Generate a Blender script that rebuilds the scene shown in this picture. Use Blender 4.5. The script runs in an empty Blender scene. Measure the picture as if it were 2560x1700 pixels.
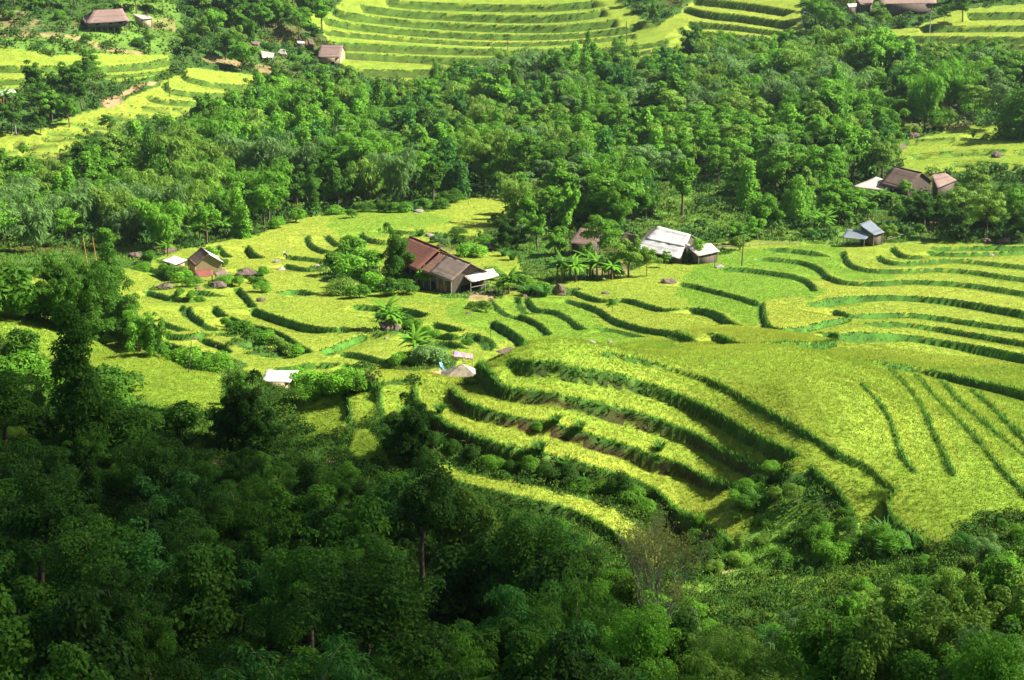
import bpy, math, random
import numpy as np
from mathutils import Vector, Matrix

random.seed(7)
rng = np.random.default_rng(7)
S = bpy.context.scene
COL = S.collection

# ------------------------------------------------------------------ camera
CAMZ = 150.0
PITCH = math.radians(20.0)
FPX = 2560 / (2 * math.tan(math.radians(15.0)))      # focal length in photo pixels
cd = bpy.data.cameras.new("camera")
cam = bpy.data.objects.new("camera", cd)
COL.objects.link(cam)
cam.location = (0, 0, CAMZ)
cam.rotation_euler = (math.radians(90) - PITCH, 0, 0)
cd.sensor_width = 36
cd.lens = 18 / math.tan(math.radians(15.0))
cd.clip_start = 1.0
cd.clip_end = 5000
S.camera = cam

# ------------------------------------------------------------------ light
SUN_DIR = Vector((0.86, 0.10, 0.84)).normalized()     # towards the sun: from the right, high
elev = math.asin(SUN_DIR.z)
azim = math.atan2(SUN_DIR.x, SUN_DIR.y)
w = bpy.data.worlds.new("World")
S.world = w
w.use_nodes = True
nt = w.node_tree
bg = nt.nodes["Background"]
sky = nt.nodes.new("ShaderNodeTexSky")
sky.sky_type = 'NISHITA'
sky.sun_disc = False
sky.sun_elevation = elev
sky.sun_rotation = azim
nt.links.new(sky.outputs[0], bg.inputs[0])
bg.inputs[1].default_value = 0.05
sl = bpy.data.lights.new("sun", 'SUN')
sl.energy = 5.0
sl.angle = math.radians(0.6)
sl.color = (1.0, 0.955, 0.86)
so = bpy.data.objects.new("sun", sl)
COL.objects.link(so)
so.location = (0, 0, 400)
so.rotation_euler = SUN_DIR.to_track_quat('Z', 'Y').to_euler()
S.view_settings.view_transform = 'Standard'
S.view_settings.look = 'None'
S.view_settings.exposure = 1.33
S.view_settings.gamma = 1.0
S.cycles.max_bounces = 5
S.cycles.diffuse_bounces = 3
S.cycles.transmission_bounces = 3
S.cycles.transparent_max_bounces = 6
S.cycles.glossy_bounces = 2
S.cycles.sample_clamp_indirect = 6.0

# ------------------------------------------------------------------ pixel <-> world
def rays(px, py):
    px = np.asarray(px, float); py = np.asarray(py, float)
    x = (px - 1280) / FPX
    y = (850 - py) / FPX
    cp, sp = math.cos(PITCH), math.sin(PITCH)
    d = np.stack([x, cp + y * sp, -sp + y * cp], -1)
    return d / np.linalg.norm(d, axis=-1, keepdims=True)

def project(x, y, z):
    cp, sp = math.cos(PITCH), math.sin(PITCH)
    zz = z - CAMZ
    dep = y * cp - zz * sp
    up = y * sp + zz * cp
    return 1280 + FPX * x / dep, 850 - FPX * up / dep, dep

# macro relief of the valley: points seen in the photograph with their estimated distance
CTRL = """
-300,-100,660 -300,180,560 -300,400,500 -300,600,375 -300,800,222 -300,1000,185 -300,1400,138 -300,1700,112
0,-100,640 0,0,600 0,90,570 0,180,544 0,300,512 0,400,490 0,500,432 0,600,370 0,690,310
0,770,236 0,850,205 0,1000,185 0,1200,160 0,1400,138 0,1600,120 0,1700,112
200,0,600 200,180,548 200,300,515 200,830,224 200,900,208 200,1000,191
400,0,610 400,180,560 400,280,525 400,400,480 400,500,425 400,600,355 400,700,312 420,800,275
400,885,209 400,950,196 400,1020,184 400,1100,172 400,1250,158 400,1400,142 400,1700,114
560,935,199 560,1030,182 540,700,308 540,800,272 500,850,258
700,0,640 700,130,605 700,200,580 700,300,530 700,400,472 700,500,415 700,560,372 700,640,335 700,760,284 720,900,240 700,960,226
690,1010,183 760,1060,174 900,925,178 900,1000,172 900,1100,167 900,1200,159 900,1400,142 900,1700,115
1000,0,662 1000,150,612 1000,200,592 1000,300,525 1000,400,470 1000,470,415 1000,540,375 1000,600,345 1000,700,303 1000,800,264 950,870,242
1300,-100,710 1300,0,664 1300,80,634 1300,150,610 1300,200,592 1300,300,522 1300,400,470 1300,500,398 1300,600,347 1300,700,302 1300,790,262
1050,947,174 1130,937,172.5 1222,905,172 1300,880,172 1450,860,175 1300,1000,168 1300,1100,164.3 1300,1200,160.7 1300,1300,157 1300,1400,150 1300,1500,140 1300,1700,118
1150,1020,167 1100,1170,163
1700,-100,690 1700,0,648 1700,80,618 1700,150,592 1700,300,510 1700,400,455 1700,500,396 1700,600,346 1700,700,300 1700,780,258
1700,830,218 1700,900,181 1700,950,174.5 1700,1050,170 1700,1150,166 1700,1250,161.5 1600,1340,156 1700,1450,144 1700,1700,112
2000,0,632 2000,100,592 2000,300,495 2000,400,440 2000,500,394 2000,600,346 2000,700,301 2000,800,246 2000,870,192 2000,950,170.5 2000,1050,160.5 2000,1150,154
2000,1250,151 2000,1350,148.5 2000,1450,142 2000,1600,125 2000,1700,114
2300,800,262 2300,900,222 2300,945,198 2300,1000,178 2300,1100,160 2300,1200,150 2300,1300,144 2300,1400,133 2300,1700,108
2560,-100,660 2560,0,620 2560,100,578 2560,150,552 2560,300,472 2560,400,428 2560,500,388 2560,600,345 2560,700,305 2560,800,268 2560,900,228 2560,970,194 2560,1100,161 2560,1250,146 2560,1400,130 2560,1700,105
2860,0,620 2860,300,470 2860,600,345 2860,900,228 2860,1250,146 2860,1700,105
"""
# ground hidden behind the spur and the left shoulder: column, horizontal distance, drop below the camera
HID = [(900, 181, 71.5), (900, 200, 79.5), (1050, 178, 69.5), (1050, 198, 78.5), (1050, 222, 82.5), (1200, 180, 70.0), (1200, 200, 78.5),
       (1300, 182, 69.5), (1300, 205, 78.5), (1450, 186, 71), (1450, 208, 78.5),
       (400, 206, 79), (400, 225, 84.5), (560, 195, 77.5), (560, 212, 82), (200, 224, 83), (200, 245, 88), (0, 236, 84), (0, 255, 91),
       (720, 178, 70.5), (720, 190, 76.5), (720, 205, 80.5), (-300, 240, 86), (-300, 260, 92)]
cp_ = []
for tok in CTRL.split():
    a, b, D = map(float, tok.split(','))
    cp_.append(rays(a, b) * D + np.array([0, 0, CAMZ]))
for a, h, dr in HID:
    r = rays(a, 850); r = r[:2] / np.linalg.norm(r[:2])
    cp_.append(np.array([r[0] * h, r[1] * h, CAMZ - dr]))
for x, y, z in [(-60, 60, 100), (60, 60, 104), (0, 50, 100), (-60, 10, 118), (60, 10, 118), (0, 0, 118), (-300, 300, 70), (300, 300, 75), (-330, 800, 70), (330, 800, 70), (0, 850, 62)]:
    cp_.append(np.array([x, y, z], float))
CP = np.array(cp_)

def _rbf_fit(P, z, scale=100.0, smooth=2e-4):
    q = P / scale
    r = np.linalg.norm(q[:, None] - q[None], axis=-1)
    K = np.where(r > 0, r * r * np.log(np.maximum(r, 1e-9)), 0) 
    n = len(P)
    K += np.eye(n) * smooth
    Q = np.hstack([np.ones((n, 1)), q])
    A = np.zeros((n + 3, n + 3)); A[:n, :n] = K; A[:n, n:] = Q; A[n:, :n] = Q.T
    return np.linalg.solve(A, np.concatenate([z, np.zeros(3)]))
_W = _rbf_fit(CP[:, :2], CP[:, 2])

def _rbf_eval(X, Y, scale=100.0):
    q = np.stack([X, Y], -1).reshape(-1, 2) / scale
    out = np.zeros(len(q))
    c = CP[:, :2] / scale
    for i in range(0, len(q), 20000):
        b = q[i:i + 20000]
        r = np.linalg.norm(b[:, None] - c[None], axis=-1)
        K = r * r * np.log(np.maximum(r, 1e-9))
        out[i:i + 20000] = K @ _W[:-3] + _W[-3] + b @ _W[-2:]
    return out.reshape(np.shape(X))

GX0, GY0, GS = -420.0, -20.0, 2.0
gx = np.arange(GX0, 420 + GS, GS); gy = np.arange(GY0, 900 + GS, GS)
MAC = _rbf_eval(*np.meshgrid(gx, gy))
_mx, _my = np.meshgrid(gx, gy); _c = rays(1120, 920) * 178          # the saddle in the crest where the thatched hut stands
MAC -= 1.5 * np.exp(-((_mx - _c[0]) / 5.5) ** 2 - ((_my - _c[1]) / 9.0) ** 2)

def macro(x, y):
    x = np.asarray(x, float); y = np.asarray(y, float)
    fx = np.clip((x - GX0) / GS, 0, len(gx) - 1.001); fy = np.clip((y - GY0) / GS, 0, len(gy) - 1.001)
    ix = fx.astype(int); iy = fy.astype(int); tx = fx - ix; ty = fy - iy
    return (MAC[iy, ix] * (1 - tx) * (1 - ty) + MAC[iy, ix + 1] * tx * (1 - ty) + MAC[iy + 1, ix] * (1 - tx) * ty + MAC[iy + 1, ix + 1] * tx * ty)

_T = np.arange(70, 900, 1.0)
def hit(px, py):
    """first meeting of the photo pixels' sight lines with the relief -> (n,3)"""
    px = np.atleast_1d(np.asarray(px, float)); py = np.atleast_1d(np.asarray(py, float))
    d = rays(px, py)
    X = d[:, 0:1] * _T; Y = d[:, 1:2] * _T; Z = CAMZ + d[:, 2:3] * _T
    below = Z < macro(X, Y)
    k = np.where(below.any(1), below.argmax(1), len(_T) - 1)
    k = np.maximum(k, 1)
    lo = _T[k - 1]; hi = _T[k]
    for _ in range(12):
        m = (lo + hi) / 2
        bl = CAMZ + d[:, 2] * m < macro(d[:, 0] * m, d[:, 1] * m)
        hi = np.where(bl, m, hi); lo = np.where(bl, lo, m)
    P = d * hi[:, None]; P[:, 2] += CAMZ
    return P

CROP = {'a': (0, 0), 'b': (850, 0), 'c': (1700, 0), 'd': (0, 565), 'e': (850, 565), 'f': (1700, 565), 'g': (0, 1130), 'h': (850, 1130), 'i': (1700, 1130)}
def px_list(s):
    out = []; o = (0, 0); k = 1.0
    for tok in s.replace(',', ' ').split():
        if tok == 'p': o = (0, 0); k = 1.0; out_pair = []
        elif tok in CROP: o = CROP[tok]; k = 1 / 2.7453
        else: out.append((float(tok), o, k))
    r = []
    for j in range(0, len(out), 2):
        (u, o, k), (v, _, _) = out[j], out[j + 1]
        r.append((o[0] + u * k, o[1] + v * k))
    return np.array(r)

# ------------------------------------------------------------------ terrace lips: drop m | recovery length m | earthiness | trace
LIPS_TXT = """
0.42|5|0.0|e 1760,880 1850,860 2000,905 2200,945 f 11,990 150,1030 300,1090 450,1180 600,1260 800,1370 950,1460 1100,1560 i 1300,90 1380,170 1470,250
1.25|5|0.35|e 1150,905 1300,935 1480,930 1560,965 1800,1000 2000,1040 2200,1100 f 11,1150 200,1230 400,1340 550,1430 700,1500 850,1565
1.6|5|0.6|e 960,925 1010,990 1080,1040 1200,1075 1400,1100 1600,1140 1800,1190 2000,1240 f 0,1345 150,1400 300,1470 i 450,0 560,50 680,110 790,140
1.6|5|0.8|e 770,1060 830,1150 950,1200 1100,1240 1250,1270 1400,1300 1600,1350 1800,1420 2000,1490 2150,1560 i 0,30 150,100 300,140 430,150
2.0|6|0.9|e 510,1110 560,1205 650,1250 740,1310 840,1370 1000,1440 1200,1500 h 1430,0 1600,30 1750,80 1900,110 2050,160 2150,210 2250,300 i 0,390 100,450 230,520 330,610 390,640
1.0|6|0.3|h 610,85 750,160 900,205 1100,260 1300,320 1500,360 1700,440 1850,520 1950,600 2050,680 2100,760 2150,800
0.8|6|0.1|i 880,60 1000,180 1100,260 1170,340 1220,430
1.0|6|0.1|i 1500,230 1430,330 1440,430 1530,520 1650,600 1780,700
0.32|4|0.0|f 1250,1080 1350,1170 1430,1280 1480,1400 1520,1565 i 1640,150
0.32|4|0.0|f 1450,980 1600,1120 1700,1300 1780,1480 i 1840,60 1900,180
0.32|4|0.0|f 1620,1010 1750,1150 1900,1300 2050,1450 i 2200,100 2361,260
0.32|4|0.0|f 1800,1050 1900,1170 2050,1300 2200,1420 2361,1540
0.32|4|0.0|f 2000,1110 2150,1230 2250,1340 2361,1450
0.6|5|0.0|f 1130,170 1150,240 1220,280 1350,300 1500,300 1700,290 1850,290 2050,310 2200,335 2361,355
0.6|5|0.0|f 1370,190 1400,230 1500,250 1650,240 1800,225 2000,230 2200,255 2361,270
0.5|5|0.0|f 1470,140 1510,190 1600,205 1670,200
0.5|5|0.0|f 1700,170 1800,185 2000,185 2200,175 2361,165
0.7|5|0.0|f 980,320 1080,365 1200,385 1350,385 1500,370 1700,375 1900,385 2050,400 2200,425 2361,450
1.0|6|0.0|f 860,520 950,525 1030,495 1150,485 1300,475 1450,475 1600,480 1800,495 2000,520 2200,555 2361,585
0.7|6|0.0|f 1060,570 1150,605 1250,605 1400,595 1600,600 1800,620 2000,650 2200,680 2361,700
0.6|5|0.0|f 570,520 580,600 600,680 700,705 820,700 950,665 1100,635 1150,620
1.1|6|0.0|f 890,715 1000,715 1060,725 1090,755 1150,735 1250,730 1400,735 1600,750 1800,780 2000,810 2200,850 2361,880
0.9|6|0.0|f 190,735 270,740 330,775 420,800 550,805 700,795 850,800 960,805 1070,775
1.1|6|0.1|f 1200,905 1400,940 1600,965 1800,1000 2000,1050 2200,1090 2361,1130
0.5|5|0.0|f 510,215 600,215 750,225 870,245 960,280 1010,330
0.7|5|0.0|f 250,290 420,285 560,300 700,320 800,335 870,360 920,400 940,450
0.5|5|0.0|f 0,385 100,400 250,440 400,475 500,510 560,530
0.9|6|0.0|f 0,565 100,560 200,570 280,600 350,650 430,675
0.6|5|0.0|e 1590,430 1680,470 1780,500 1860,505 1950,490 2100,530 2200,565 2361,570
0.6|6|0.0|e 1560,490 1680,530 1790,570 1850,620 1950,660 2100,700 2250,715 2361,745 f 80,765 130,775
0.6|5|0.0|e 1290,490 1340,570 1450,570 1550,600 1620,660 1700,710
0.6|5|0.1|e 1030,490 1080,540 1150,590 1280,620 1370,660 1430,710 1450,750
1.0|5|0.1|e 1060,640 1120,680 1200,720 1260,770 1280,820
0.9|4|0.1|e 880,735 960,740 1020,780 1050,850
0.9|5|0.1|e 430,680 560,690 700,730 800,745 870,740
0.7|3|0.1|e 440,750 550,775 650,780 760,810 800,830
1.0|5|0.0|e 80,540 250,545 420,560 500,570 580,600 640,600
0.6|5|0.1|e 0,690 80,700 150,720
0.6|4|0.0|e 0,860 120,870 250,905 350,930 430,935
0.6|4|0.0|e 0,945 150,950 270,980 400,985
0.9|4|0.0|e 0,1010 100,1030 200,1080 260,1110
1.0|5|0.0|d 1740,560 1850,600 2000,650 2150,690 2361,700
1.7|6|0.1|d 1580,620 1700,670 1850,700 1950,740 2050,810 2150,870
0.8|4|0.0|d 1480,545 1530,600 1580,620
0.8|4|0.0|d 1300,550 1330,610 1400,650 1460,690
0.6|4|0.0|d 1120,650 1200,680 1330,710
0.6|4|0.1|d 1380,760 1450,785 1530,810 1600,870
0.9|5|0.0|d 1110,790 1250,830 1400,860 1550,880
0.6|4|0.0|d 1850,980 2000,965 2100,945 2250,940 2361,945
0.6|4|0.0|d 2180,860 2250,850 2361,850
0.6|4|0.0|d 2100,1020 2240,1040 2361,1020
1.1|4|0.1|d 1700,130 1750,190 1820,220
0.7|4|0.1|d 1961,200 2100,215 2250,230 2340,235
0.6|4|0.1|d 1640,290 1780,340 1850,400
0.5|4|0.0|d 2250,60 2300,110 2361,140
0.5|4|0.0|e 160,60 200,90 330,110
0.5|4|0.0|e 250,20 500,40 740,50
1.0|6|0.2|d 650,1100 800,1185 1000,1235 1200,1265 1400,1290 1520,1290
0.8|5|0.2|d 850,1270 1000,1340 1150,1360
0.5|5|0.3|d 170,710 140,770 180,840 260,890 350,930
1.0|5|0.3|p 948,960 952,1000 965,1052
1.0|5|0.4|p 868,960 872,1000 878,1045
2.4|9|0.1|b 300,-10 500,15 800,25 1100,35 1400,35 1700,15 1740,0
2.4|9|0.1|b 130,30 350,65 600,85 900,100 1200,110 1500,105 1700,85 1810,60
2.4|9|0.1|b -40,45 0,80 200,105 500,140 900,165 1200,175 1500,175 1750,155 1900,130
2.2|9|0.1|b -120,115 0,145 200,170 500,200 900,225 1200,230 1500,225 1800,205 2000,180 2060,150
1.8|9|0.1|b -130,190 0,210 300,235 600,255 900,275 1200,280 1500,270 1800,250 2030,215
2.4|9|0.3|b -60,290 0,290 300,305 700,325 1150,330
2.6|9|0.3|b 0,345 300,365 600,385 900,395 1170,395
2.4|9|0.3|b -20,470 300,480 600,480 980,485
1.3|6|0.2|b 1500,335 1700,335 1900,325 2100,305 2250,270
1.3|6|0.2|b 1780,360 2000,355 2200,340 2320,310
1.3|6|0.1|b 2000,390 2200,385 2350,365
2.2|9|0.2|c 100,-15 350,10 550,35 800,75
2.2|9|0.1|c 40,35 200,85 400,100 600,130 820,160
2.0|9|0.1|c 60,150 300,155 600,190 840,225
2.0|9|0.1|c 0,185 200,210 450,235
1.6|9|0.1|c 0,240 200,265 330,285
2.2|9|0.1|c 800,230 1000,240 1300,245 1600,250 1900,250 2361,255 2600,255
2.0|9|0.1|c 900,300 1400,300 1800,305 2361,300 2600,300
1.8|9|0.1|c 1900,340 2200,345 2400,340
1.8|9|0.1|c 1650,180 2000,180 2361,175 2600,175
2.2|9|0.1|c 1960,90 2361,85 2600,85
1.6|9|0.1|a -100,455 0,455 360,455 700,455 950,440 1150,400
1.6|9|0.1|a -100,540 0,540 300,535
1.4|9|0.1|a 0,600 140,600
1.4|9|0.1|a 680,500 900,490 1170,460
1.5|7|0.1|a 1290,480 1260,520 1400,560 1600,580 1760,580
1.5|7|0.1|a 1150,560 1140,590 1200,620 1400,640 1550,640
1.5|7|0.1|a 1010,650 1100,680 1300,695 1430,700
1.4|7|0.1|a 830,725 1000,740 1200,745 1400,750
1.2|6|0.1|a 690,780 850,785 1000,785
1.2|6|0.1|a 600,810 900,815 1100,810
1.4|6|0.1|a 470,850 700,855 880,860
1.4|6|0.1|a 310,885 500,900 690,900
1.4|6|0.1|a 270,930 500,940 680,940
1.3|6|0.1|a 90,970 200,1000 340,1000 520,1000
1.3|6|0.1|a -100,1040 0,1035 200,1035 350,1030
1.2|6|0.1|a 60,1075 300,1060 500,1050
1.0|6|0.1|a -100,1110 0,1110 200,1100
0.7|4|0.0|d 930,260 1100,300 1190,380
0.7|4|0.0|d 1180,480 1280,500 1380,490
0.7|4|0.0|d 1330,440 1450,450 1560,470
0.7|5|0.0|d 1250,540 1330,620 1460,680 1600,700
0.7|4|0.0|d 1860,790 2000,800 2120,860
0.7|4|0.0|d 1130,740 1300,750 1420,720
0.7|5|0.0|d 1960,260 2100,290 2240,290
0.7|5|0.0|d 1500,130 1540,180 1600,215
0.7|4|0.0|d 2120,60 2130,120 2220,165 2310,175
0.7|5|0.0|e 160,40 160,75 300,105 420,95
0.7|5|0.0|e 780,130 900,120 1000,140
0.7|5|0.0|e 1180,310 1300,330 1430,330
0.7|5|0.0|e 1210,360 1330,385 1450,370
0.7|4|0.0|e 640,770 760,790 900,830
0.7|4|0.0|e 880,730 900,760 1000,740 1060,780 1070,830
0.7|5|0.0|p 796,879 845,861 912,835
0.7|5|0.0|d 940,700 1020,640 1100,650
0.7|5|0.0|d 1000,440 1120,470 1230,500
0.7|5|0.0|d 1880,460 2050,430 2200,470
0.7|5|0.0|d 1640,420 1700,480 1760,560
0.7|5|0.0|e 640,660 760,680 860,720
0.7|5|0.0|e 1230,480 1260,560 1340,600
0.7|6|0.0|e 1740,690 1900,680 2100,740
0.7|5|0.0|f 560,160 700,150 900,170 1050,200
0.7|6|0.0|f 1150,660 1400,655 1700,680 2000,730 2361,790
0.7|5|0.0|f 1700,150 2000,140 2361,140
0.7|4|0.0|e 250,590 400,640 600,640
0.7|4|0.0|d 1700,800 1900,810 2000,840
1.5|6|0.1|c 1500,975 1700,955 1900,945
1.4|6|0.1|c 2000,905 2200,925 2330,920
1.4|6|0.1|c 1560,1065 1800,1045 2000,1030 2361,1030
1.5|6|0.1|c 1850,1110 2050,1105 2200,1120 2361,1140 2500,1140
"""
def chaikin(P, n=2):
    for _ in range(n):
        Q = np.empty((2 * len(P), P.shape[1])); Q[0] = P[0]; Q[-1] = P[-1]
        Q[1:-1:2] = .75 * P[:-1] + .25 * P[1:]; Q[2::2] = .25 * P[:-1] + .75 * P[1:]
        P = Q
    return P

LIPS = []
for ln in LIPS_TXT.strip().splitlines():
    d, L, e, tr = ln.split('|')
    p = px_list(tr); cut0 = cut1 = 0
    if not 12 < p[0, 0] < 2548: p = np.vstack([p[0] + (p[0] - p[1]) / np.linalg.norm(p[0] - p[1]) * 330, p]); cut0 = 1
    if not 12 < p[-1, 0] < 2548: p = np.vstack([p, p[-1] + (p[-1] - p[-2]) / np.linalg.norm(p[-1] - p[-2]) * 330]); cut1 = 1
    p = chaikin(p)
    W3 = hit(p[:, 0], p[:, 1])
    # small natural wander of the lip
    ds = np.concatenate([[0], np.cumsum(np.linalg.norm(np.diff(W3[:, :2], axis=0), axis=1))])
    LIPS.append(dict(d=float(d) if float(d) < .5 else max(float(d), .62), L=float(L), e=float(e), P=W3[:, :2], s=ds))

def vnoise(x, y, sc, seed=0):
    """smooth value noise -1..1"""
    r = np.random.default_rng(1000 + seed).random((64, 64)) * 2 - 1
    fx = x / sc; fy = y / sc
    ix = np.floor(fx).astype(int); iy = np.floor(fy).astype(int)
    tx = fx - ix; ty = fy - iy; tx = tx * tx * (3 - 2 * tx); ty = ty * ty * (3 - 2 * ty)
    g = lambda a, b: r[a % 64, b % 64]
    return (g(ix, iy) * (1 - tx) + g(ix + 1, iy) * tx) * (1 - ty) + (g(ix, iy + 1) * (1 - tx) + g(ix + 1, iy + 1) * tx) * ty

def ss(a, b, x):
    t = np.clip((x - a) / (b - a), 0, 1); return t * t * (3 - 2 * t)

def lips_eval(x, y):
    """drop below the relief, bank mask, earthiness, distance uphill of the nearest lip"""
    sh = x.shape; x = x.ravel(); y = y.ravel()
    drop = np.zeros(len(x)); bank = np.zeros(len(x)); earth = np.zeros(len(x)); up = np.full(len(x), 99.0)
    for c in LIPS:
        P, s, d, L = c['P'], c['s'], c['d'], c['L']
        if 210 < P[:, 1].mean() <= 430 and d > .4: d = min(d * 1.25, 1.5)
        m = L + 1
        idx = np.where((x > P[:, 0].min() - m) & (x < P[:, 0].max() + m) & (y > P[:, 1].min() - m) & (y < P[:, 1].max() + m))[0]
        if len(idx) == 0: continue
        xi = x[idx]; yi = y[idx]
        best = np.full(len(idx), 1e18); sgn = np.zeros(len(idx)); arc = np.zeros(len(idx))
        for k in range(len(P) - 1):
            a = P[k]; v = P[k + 1] - a; l2 = v @ v + 1e-12
            t = np.clip(((xi - a[0]) * v[0] + (yi - a[1]) * v[1]) / l2, 0, 1)
            dx = xi - a[0] - t * v[0]; dy = yi - a[1] - t * v[1]
            q = dx * dx + dy * dy
            b = q < best
            best = np.where(b, q, best)
            sgn = np.where(b, np.sign(v[0] * dy - v[1] * dx), sgn)      # + : left of travel = uphill
            arc = np.where(b, s[k] + t * math.sqrt(l2), arc)
        dist = np.sqrt(best) + 0.12 * vnoise(xi, yi, 1.7, 5)
        tp = min(1.4, s[-1] * .15)
        fade = ss(0, tp, arc) * ss(0, tp, s[-1] - arc)
        far = P[:, 1].mean() > 430; mid = 210 < P[:, 1].mean() <= 430
        rw = (0.45 if far else 0.22) * d + 0.12
        dn = sgn < 0
        u = dist
        g = ss(0, rw, u) * np.clip(1 - u / L, 0, 1) * d * fade * dn
        drop[idx] = np.maximum(drop[idx], g)
        bw = rw + (.7 if far else .5 if mid else .08)
        bk = np.where(dn, (u < (bw if d > .3 else -1)), (u < ((.2 if far else .22 if mid else .12) + .06 * d if d > .3 else -1))) * (fade > .15)
        bank[idx] = np.maximum(bank[idx], bk)
        earth[idx] = np.where(bk & dn, np.maximum(earth[idx], c['e'] * fade * ss(.25, .6, u / rw)), earth[idx])
        up[idx] = np.where((sgn > 0) & (fade > .3), np.minimum(up[idx], dist), up[idx])
    return drop.reshape(sh), bank.reshape(sh), earth.reshape(sh), up.reshape(sh)

def in_poly(x, y, P):
    c = np.zeros(x.shape, bool); n = len(P); j = n - 1
    for i in range(n):
        xi, yi = P[i]; xj, yj = P[j]
        with np.errstate(divide='ignore', invalid='ignore'):
            c ^= ((yi > y) != (yj > y)) & (x < (xj - xi) * (y - yi) / (yj - yi + 1e-12) + xi)
        j = i
    return c

# rice: base ripeness | outline in photo pixels
RICE = [(0.42, "p 760,45 850,10 900,-60 1500,-60 1540,0 1600,45 1680,80 1722,130 1725,152 1600,155 1560,122 1400,119 1285,122 1272,146 1212,178 1100,215 850,178 858,140 800,75"),
        (0.6, "p 1640,70 1730,0 1990,-60 2010,78 2100,80 2290,70 2380,25 2560,10 2920,10 2920,128 2460,130 2400,112 2060,109 2000,93 1900,92 1850,88 1700,106"),
        (0.5, "p -330,110 130,140 425,138 420,172 350,188 300,202 200,182 80,202 50,222 -330,220"),
        (0.6, "p 465,168 650,190 645,212 600,238 520,245 510,292 330,302 250,342 190,362 100,400 -330,430 -330,345 60,338 110,320 180,290 250,270 300,258 375,220 420,190"),
        (0.45, "p 2230,362 2420,316 2530,316 2920,330 2920,442 2480,424 2350,432 2270,440"),
        (0.55, "p -330,705 -100,700 30,700 330,668 460,622 640,588 740,548 880,525 1080,530 1160,492 1330,503 1240,556 1190,600 1290,640 1310,700 1500,702 1640,652 1700,615 1890,600 2110,614 2200,610 2300,606 2920,618 2920,880 1290,880 1230,905 1190,920 1040,945 950,960 700,965 640,930 450,905 350,830 120,770 -330,770"),
        (0.3, "p -330,800 60,770 200,800 230,830 400,880 550,930 560,1030 450,1024 290,990 240,980 130,905 60,862 -330,850"),
        (0.36, "p 1039,966 1040,945 1190,925 1215,885 1290,862 1400,850 2920,850 2920,1288 2480,1290 2400,1332 2368,1372 2300,1335 2230,1280 2200,1300 2160,1312 2120,1250 2030,1166 1990,1181 1870,1132 1862,1182 1875,1200 1885,1290 1850,1358 1790,1318 1700,1270 1620,1200 1500,1165 1400,1132 1250,1092 1150,1055 1060,1005"),
        (0.5, "p 1080,1160 1110,1135 1180,1162 1300,1186 1400,1205 1500,1240 1600,1292 1650,1330 1660,1400 1630,1420 1590,1375 1550,1340 1470,1290 1400,1260 1320,1245 1250,1225 1180,1205 1120,1185"),
        (0.3, "p 860,975 948,968 945,1010 920,1040 872,1040"),
        (0.35, "p 955,968 1036,958 1015,990 968,1052 955,1040"),
        (0.3, "p 712,990 862,982 866,1040 850,1090 795,1085 755,1068 735,1030"),
        (0.3, "p 886,1075 925,1068 955,1105 970,1150 900,1150 870,1125")]
RICE = [(y, (lambda q: hit(q[:, 0], q[:, 1])[:, :2])(px_list(t))) for y, t in RICE]
GREENER = [(0.6, "p 1050,1000 1250,1000 1500,1050 1700,1150 1860,1130 1900,1300 1800,1360 1500,1200 1200,1130 1040,1060"), (0.65, "p 1400,1190 1700,1280 1700,1420 1560,1400"), (0.08, "f 50,280 250,180 550,140 1120,140 1150,240 1210,310 1500,320 1500,375 1200,385 1000,330 940,350 930,450 850,520 730,490 570,520 590,620 540,650 430,675 280,600 0,520 0,300"),
           (0.15, "e 1050,470 1600,480 1900,650 2361,760 2361,860 1900,820 1300,840 1250,740 1050,560"),
           (0.2, "p 820,525 1070,530 1130,545 1100,560 910,600 860,620 840,570"),
           (0.15, "p 1150,738 1235,735 1290,800 1270,850 1160,800 1120,760"),
           (0.35, "p 850,735 1150,735 1170,760 850,750"),
           (0.25, "b 0,235 1150,275 1150,325 0,285"),
           (0.35, "b 0,80 1200,175 1200,225 0,140"),
           (0.8, "b 0,160 1800,205 1800,245 0,205"), (0.8, "b 1150,330 2361,300 2361,430 1500,430"), (0.9, "b 0,340 1170,380 1170,400 0,370"), (0.65, "a 0,500 300,500 300,620 0,620"),
           (0.7, "p 520,600 760,560 830,560 840,690 640,720 560,700 420,740 420,700"),
           (0.75, "f 940,340 1200,390 2361,450 2361,580 1800,500 1030,495 860,520 930,450"), (0.7, "f 570,510 860,530 1150,600 950,665 700,705 600,680"),
           (0.68, "b 850,1390 1250,1350 1330,1400 1200,1565 900,1565 750,1500"),
           (0.66, "d 100,380 400,340 1000,330 1100,800 100,700")]
GREENER = [(y, (lambda q: hit(q[:, 0], q[:, 1])[:, :2])(px_list(t))) for y, t in GREENER]
# bare clearings in the crop for yards, bushes, boulders: pixel, radius m
CLEAR_PX = [(1080, 700, 7), (1020, 690, 7), (1130, 715, 6), (1185, 735, 5), (905, 690, 7), (860, 670, 6), (960, 700, 5), (1190, 620, 5), (1150, 600, 4), (500, 655, 4.2), (440, 655, 3.8), (530, 685, 3.4), (620, 685, 3.5),
            (545, 715, 2.5), (410, 720, 2.5), (1400, 725, 3), (1360, 730, 3.5), (1340, 720, 3), (1270, 722, 3.5), (975, 800, 2.6), (975, 830, 2.6), (1050, 905, 5),
            (470, 900, 5), (500, 915, 4), (540, 920, 4), (700, 960, 4), (770, 955, 5), (620, 855, 3), (590, 830, 3), (670, 880, 2.5), (1440, 640, 9), (1500, 670, 6), (1600, 640, 8), (1700, 625, 8), (1780, 630, 4), (2160, 600, 5)]
_h = hit([c[0] for c in CLEAR_PX], [c[1] for c in CLEAR_PX])
CLEAR = [(p[0], p[1], c[2]) for p, c in zip(_h, CLEAR_PX)]
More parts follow.
